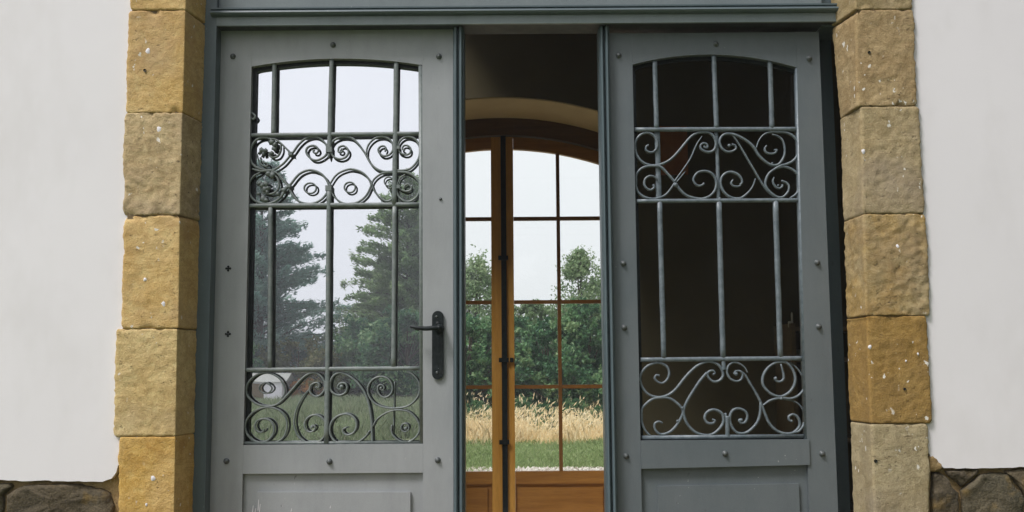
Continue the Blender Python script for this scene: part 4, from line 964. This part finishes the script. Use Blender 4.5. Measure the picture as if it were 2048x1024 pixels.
# seen through the garden door
def at_px(x, D): return (x - 1024) / FPX * D, D - 3.75
bush = [broadleaf(2.4, 1.15, 130, 300, .045, M['lv_dense'], 11, cr=.7), broadleaf(2.3, 1.2, 130, 300, .045, M['lv_dense'], 12, cr=.7), broadleaf(3.0, 1.15, 130, 210, .045, M['lv_light'], 13, cr=.65)]
tall = [broadleaf(4.0, 1.6, 190, 95, .042, M['lv_light'], 21, shape=2, cr=.9), broadleaf(4.15, 1.45, 190, 95, .042, M['lv_light'], 22, shape=2, cr=.9)]
RG = 'trees and shrubs beyond the dry grass'
rear = [  # px x, distance, kind, scale, label
    ('tree', 952, 26.5, tall[0], 1.0, 'taller light green tree left of the dark bolt rod, seen through the garden door'),
    ('tree', 1163, 26, tall[1], 1.0, 'pointed light green tree filling the upper right panes of the garden door'),
    ('shrub', 1015, 24, bush[0], .95, 'deep green shrub just right of the wooden middle stile, outside the garden door'),
    ('shrub', 1092, 23.4, bush[1], .97, 'deep green shrub behind the upright glazing bar of the garden door'),
    ('shrub', 1180, 23.2, bush[0], 1.08, 'dark rounded shrub in the right column of garden door panes'),
    ('shrub', 940, 23.5, bush[1], 1.02, 'dark rounded shrub in the left column of garden door panes'),
    ('shrub', 1060, 26.5, bush[2], .96, 'paler shrub at the back, in the dip between the two taller trees'),
    ('shrub', 1255, 23.6, bush[1], 1.05, 'deep green shrub hidden partly by the right fluted post'),
    ('shrub', 868, 23.8, bush[0], 1.05, 'deep green shrub hidden partly by the left fluted post'),
    ('tree', 1240, 27, tall[0], 1.06, 'light green tree at the right end of the far row'),
    ('tree', 880, 27, tall[1], 1.05, 'light green tree at the left end of the far row')]
for k, (nm, px, D, ms, sc, lb) in enumerate(rear):
    x, y = at_px(px, D); plant(nm, ms, x, y, sc, k * 1.7, lb, nm, RG)
for k, (px, D, sc) in enumerate([(1086, 18.9, .22), (1045, 20.5, .25), (1150, 20.2, .24), (950, 20.3, .25), (1195, 19.4, .2)]):
    x, y = at_px(px, D); plant('weed', bush[k % 2], x, y, sc, k * 1.3, ['low green weed in the middle of the dry grass, left of the upright glazing bar', 'low green weed at the back of the dry grass, right of the bolt rod', 'low green weed at the back of the dry grass, right of the upright glazing bar', 'low green weed in the dry grass of the left column of panes', 'small green weed in the dry grass beside the right fluted post'][k], 'weed', 'weeds in the dry grass')
for k, px in enumerate((640, 720, 800, 1330, 1410, 1490, 1570)):
    x, y = at_px(px, 24); plant('shrub', bush[k % 2], x, y, 1.05, k * 2.1, 'deep green shrub in the row beyond the garden, out past the door openings', 'shrub', RG)
# mirrored in the left pane: garden in front of the house (behind the camera)
def front_px(x, D): return (x - 1024) / FPX * D, -(D - 3.75) + .08
fir = [conifer(11.6, 5.0, 46, 430, .13, M['lv_fir'], 31), conifer(10.5, 3.2, 40, 460, .17, M['lv_dark'], 32)]
airy = conifer(11.2, 4.9, 46, 430, .13, M['lv_airy'], 41)
shr = [broadleaf(2.4, 1.6, 45, 240, .08, M['lv_olive'], 51), broadleaf(1.7, 1.3, 40, 240, .07, M['lv_gold'], 52), broadleaf(3.2, 2.2, 60, 300, .10, M['lv_dense'], 53)]
FG = 'garden trees mirrored in the left pane'
for nm, px, D, ms, sc, rz, lb, cat in [
    ('conifer', 520, 50, fir[0], 1.0, .4, 'tall blue green conifer mirrored at the left of the pale grey door glass', 'tree'),
    ('conifer', 440, 56, fir[0], 1.05, 2.1, 'blue green conifer mirrored at the left edge of the pale door glass', 'tree'),
    ('tree', 815, 50, airy, .98, .9, 'tall airy pointed green tree mirrored at the right of the pale grey door glass', 'tree'),
    ('tree', 880, 54, airy, .95, 2.9, 'airy green tree mirrored past the right edge of the pale door glass', 'tree'),
    ('tree', 765, 52, airy, .62, 4.1, 'shorter airy green tree mirrored just right of the middle grille bar', 'tree'),
    ('shrub', 742, 46, shr[2], 1.0, .3, 'dark green shrub mirrored under the airy tree, right of the middle grille bar', 'shrub'),
    ('shrub', 815, 45, shr[2], 1.1, 1.3, 'dark green shrub mirrored beside the door lever', 'shrub'),
    ('shrub', 600, 47, shr[0], 1.05, .8, 'olive shrub mirrored below the conifer, left of the middle grille bar', 'shrub'),
    ('shrub', 650, 45, shr[0], .9, 2.2, 'olive shrub mirrored low at the middle grille bar, between conifer and airy tree', 'shrub'),
    ('shrub', 455, 46, shr[2], .85, 2.9, 'dark shrub mirrored low at the left edge of the pale door glass', 'shrub'),
    ('shrub', 612, 44, shr[1], .5, .1, 'small orange leaved bush mirrored above the lower scrolls', 'shrub'),
    ('shrub', 578, 45, shr[1], .42, 1.9, 'orange leaved bush mirrored beside the pale garden path', 'shrub')]:
    x, y = front_px(px, D); plant(nm, ms, x, y, sc, rz, lb, cat, FG)
# unseen dense conifers added close on the right to darken pane and wall
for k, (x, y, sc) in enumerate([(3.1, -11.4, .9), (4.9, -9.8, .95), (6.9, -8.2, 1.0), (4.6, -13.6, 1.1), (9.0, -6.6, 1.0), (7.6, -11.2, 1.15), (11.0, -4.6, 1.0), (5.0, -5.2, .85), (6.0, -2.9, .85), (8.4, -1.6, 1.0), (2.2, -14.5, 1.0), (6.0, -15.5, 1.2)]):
    plant('conifer', fir[1], x, y, sc, k * 1.1, 'unseen very dark conifer added close by to darken the blue grey door side', 'tree', 'unseen conifers added to darken the blue grey door side')

def blades(name, N, x0, x1, y0, y1, h, wd, mat, lean=.25, clump=0, kind='stuff', ydist=None, wob=.6):
    n = N; X = RNG.uniform(x0, x1, n); Y = RNG.uniform(y0, y1, n) if ydist is None else y0 + (y1 - y0) * RNG.beta(*ydist, n)
    if clump:
        cxs = RNG.uniform(x0, x1, clump); cys = RNG.uniform(y0, y1, clump); i = RNG.integers(0, clump, n); g = RNG.random(n) < .7
        X = np.where(g, cxs[i] + RNG.normal(0, .13, n), X); Y = np.where(g, cys[i] + RNG.normal(0, .13, n), Y)
    H = h * RNG.uniform(.5, 1.2, n) * (.75 + .4 * np.sin(X * 1.7 + Y * .9) * np.sin(X * .63 - Y))
    H = np.maximum(H, h * .25)
    Y = Y + wob * (.30 * np.sin(X * 2.1) + .22 * np.sin(X * 4.7 + 1) + .12 * np.sin(X * 11))
    a = RNG.uniform(0, 2 * PI, n); ln = H * lean * RNG.uniform(.2, 1.6, n); w_ = wd * RNG.uniform(.6, 1.4, n)
    b = RNG.uniform(0, 2 * PI, n)
    base = np.stack([X, Y, np.full(n, GZ)], 1); s_ = np.stack([np.cos(b) * w_, np.sin(b) * w_, np.zeros(n)], 1)
    mid = base + np.stack([np.cos(a) * ln * .35, np.sin(a) * ln * .35, H * .6], 1); tip = base + np.stack([np.cos(a) * ln, np.sin(a) * ln, H], 1)
    V = np.stack([base - s_, base + s_, mid + s_ * .7, tip, mid - s_ * .7], 1).reshape(-1, 3)
    Fc = np.arange(n * 5).reshape(n, 5); T = np.clip(RNG.beta(2, 2, n), 0, 1)
    me = mesh_np(name, V, Fc, mat, T); o = link(name, me, None, kind=kind)
    return o
blades('short_grass', 70000, -5, 6.5, 8.3, 13.1, .10, .006, M['gr_green'], .7, clump=900)
blades('dry_grass', 30000, -6, 8, 12.5, 19.3, .36, .006, M['gr_dry'], .6, clump=500)
blades('grass_stalks', 900, -6, 8, 13.2, 19.3, .58, .004, M['gr_dry'], .5)
blades('weeds', 3000, -6, 8, 15.5, 19.3, .45, .010, M['gr_green'], .45, clump=60)
blades('meadow_grass', 60000, -17, 1, -46, -8, .30, .012, M['gr_meadow'], .5, clump=900)
# seed heads on the tall stalks: joined fine plumes
n = 26000; X = RNG.uniform(-5, 6.5, n); Y = RNG.uniform(12.7, 19.3, n); C = np.stack([X, Y, GZ + np.where(RNG.random(n) < .93, RNG.uniform(.05, .42, n), RNG.uniform(.36, .64, n)) * (.8 + .35 * np.sin(X * 1.7 + Y * .9))], 1)
d = unit(RNG.normal(size=(n, 3)) * .55 + np.array([.35, 0, 1])); q = unit(np.cross(d, RNG.normal(size=(n, 3))))
link('seed_heads', quads('seed_heads', C, d * .05, q * .010, M['gr_dry'], RNG.uniform(.4, 1, n)), None, kind='stuff')
# gravel: small stones scattered on the bed
oct_v = np.array([(1, 0, 0), (-1, 0, 0), (0, 1, 0), (0, -1, 0), (0, 0, 1), (0, 0, -1)], np.float32); oct_f = np.array([(0, 2, 4), (2, 1, 4), (1, 3, 4), (3, 0, 4), (2, 0, 5), (1, 2, 5), (3, 1, 5), (0, 3, 5)])
n = 16000; X = RNG.uniform(-3.2, 4.2, n); Y = RNG.uniform(6.0, 8.5, n); C = np.stack([X, Y, np.full(n, GZ + .012)], 1)
V = (oct_v[None] * RNG.uniform(.012, .032, (n, 1, 3)) + RNG.normal(0, .003, (n, 6, 3)) + C[:, None]).reshape(-1, 3); Fc = (oct_f[None] + (np.arange(n) * 6)[:, None, None]).reshape(-1, 3)
link('gravel', mesh_np('gravel', V, Fc, M['pebble'], np.repeat(RNG.random(n), 8)), None, kind='stuff')

# small white shed far across the front garden (mirrored low in the left pane)
sx, sy = front_px(524, 44)
sh = empty('garden_shed', (sx, sy, GZ), 'small white garden shed mirrored low at the left of the pale door glass', 'shed')
obj('wall', box(sx - 1.1, sx + 1.1, sy - .9, sy + .9, GZ, GZ + .85), M['plaster'], sh)
bm = bmesh.new(); v = [bm.verts.new(p) for p in ((sx - 1.25, sy - 1, GZ + .80), (sx + 1.25, sy - 1, GZ + .80), (sx + 1.25, sy + 1, GZ + .80), (sx - 1.25, sy + 1, GZ + .80), (sx - 1.25, sy, GZ + 1.15), (sx + 1.25, sy, GZ + 1.15))]
for f in ((0, 1, 5, 4), (2, 3, 4, 5), (0, 4, 3), (1, 2, 5), (3, 2, 1, 0)): bm.faces.new([v[i] for i in f])
obj('roof', bm, M['card'], sh)
obj('door', box(sx - .35, sx + .35, sy + .9005, sy + .93, GZ + .02, GZ + .72), M['wood_dark'], sh)

# white scratches in the paint of the left lower panel
bm = bmesh.new()
for x, y, h_ in ((505, 1018, 14), (516, 1010, 22), (519, 1016, 16), (510, 1021, 9), (582, 1020, 7), (660, 1014, 5)):
    a = un(x, y + h_ / 2, .005); b = un(x + 1.5, y - h_ / 2, .005); 
    prism([(a.x - .0012, a.z), (a.x + .0010, a.z), (b.x + .0006, b.z), (b.x - .0006, b.z)], .0042, .0055, bm=bm)
obj('paint_scratch', bm, M['plaster'], dl)

# ------------------------------------------------------------------ damp air over the gardens
hm = bpy.data.materials.new('haze'); hm.use_nodes = True; hm.node_tree.nodes.clear()
ho = hm.node_tree.nodes.new('ShaderNodeOutputMaterial'); hv = hm.node_tree.nodes.new('ShaderNodeVolumePrincipled')
hv.inputs['Color'].default_value = (.93, .95, 1, 1); hv.inputs['Density'].default_value = .0027; hv.inputs['Anisotropy'].default_value = .2
hm.node_tree.links.new(hv.outputs[0], ho.inputs['Volume'])
obj('haze', box(-125, 125, -125, 125, GZ - 1, 19), hm, kind='stuff')
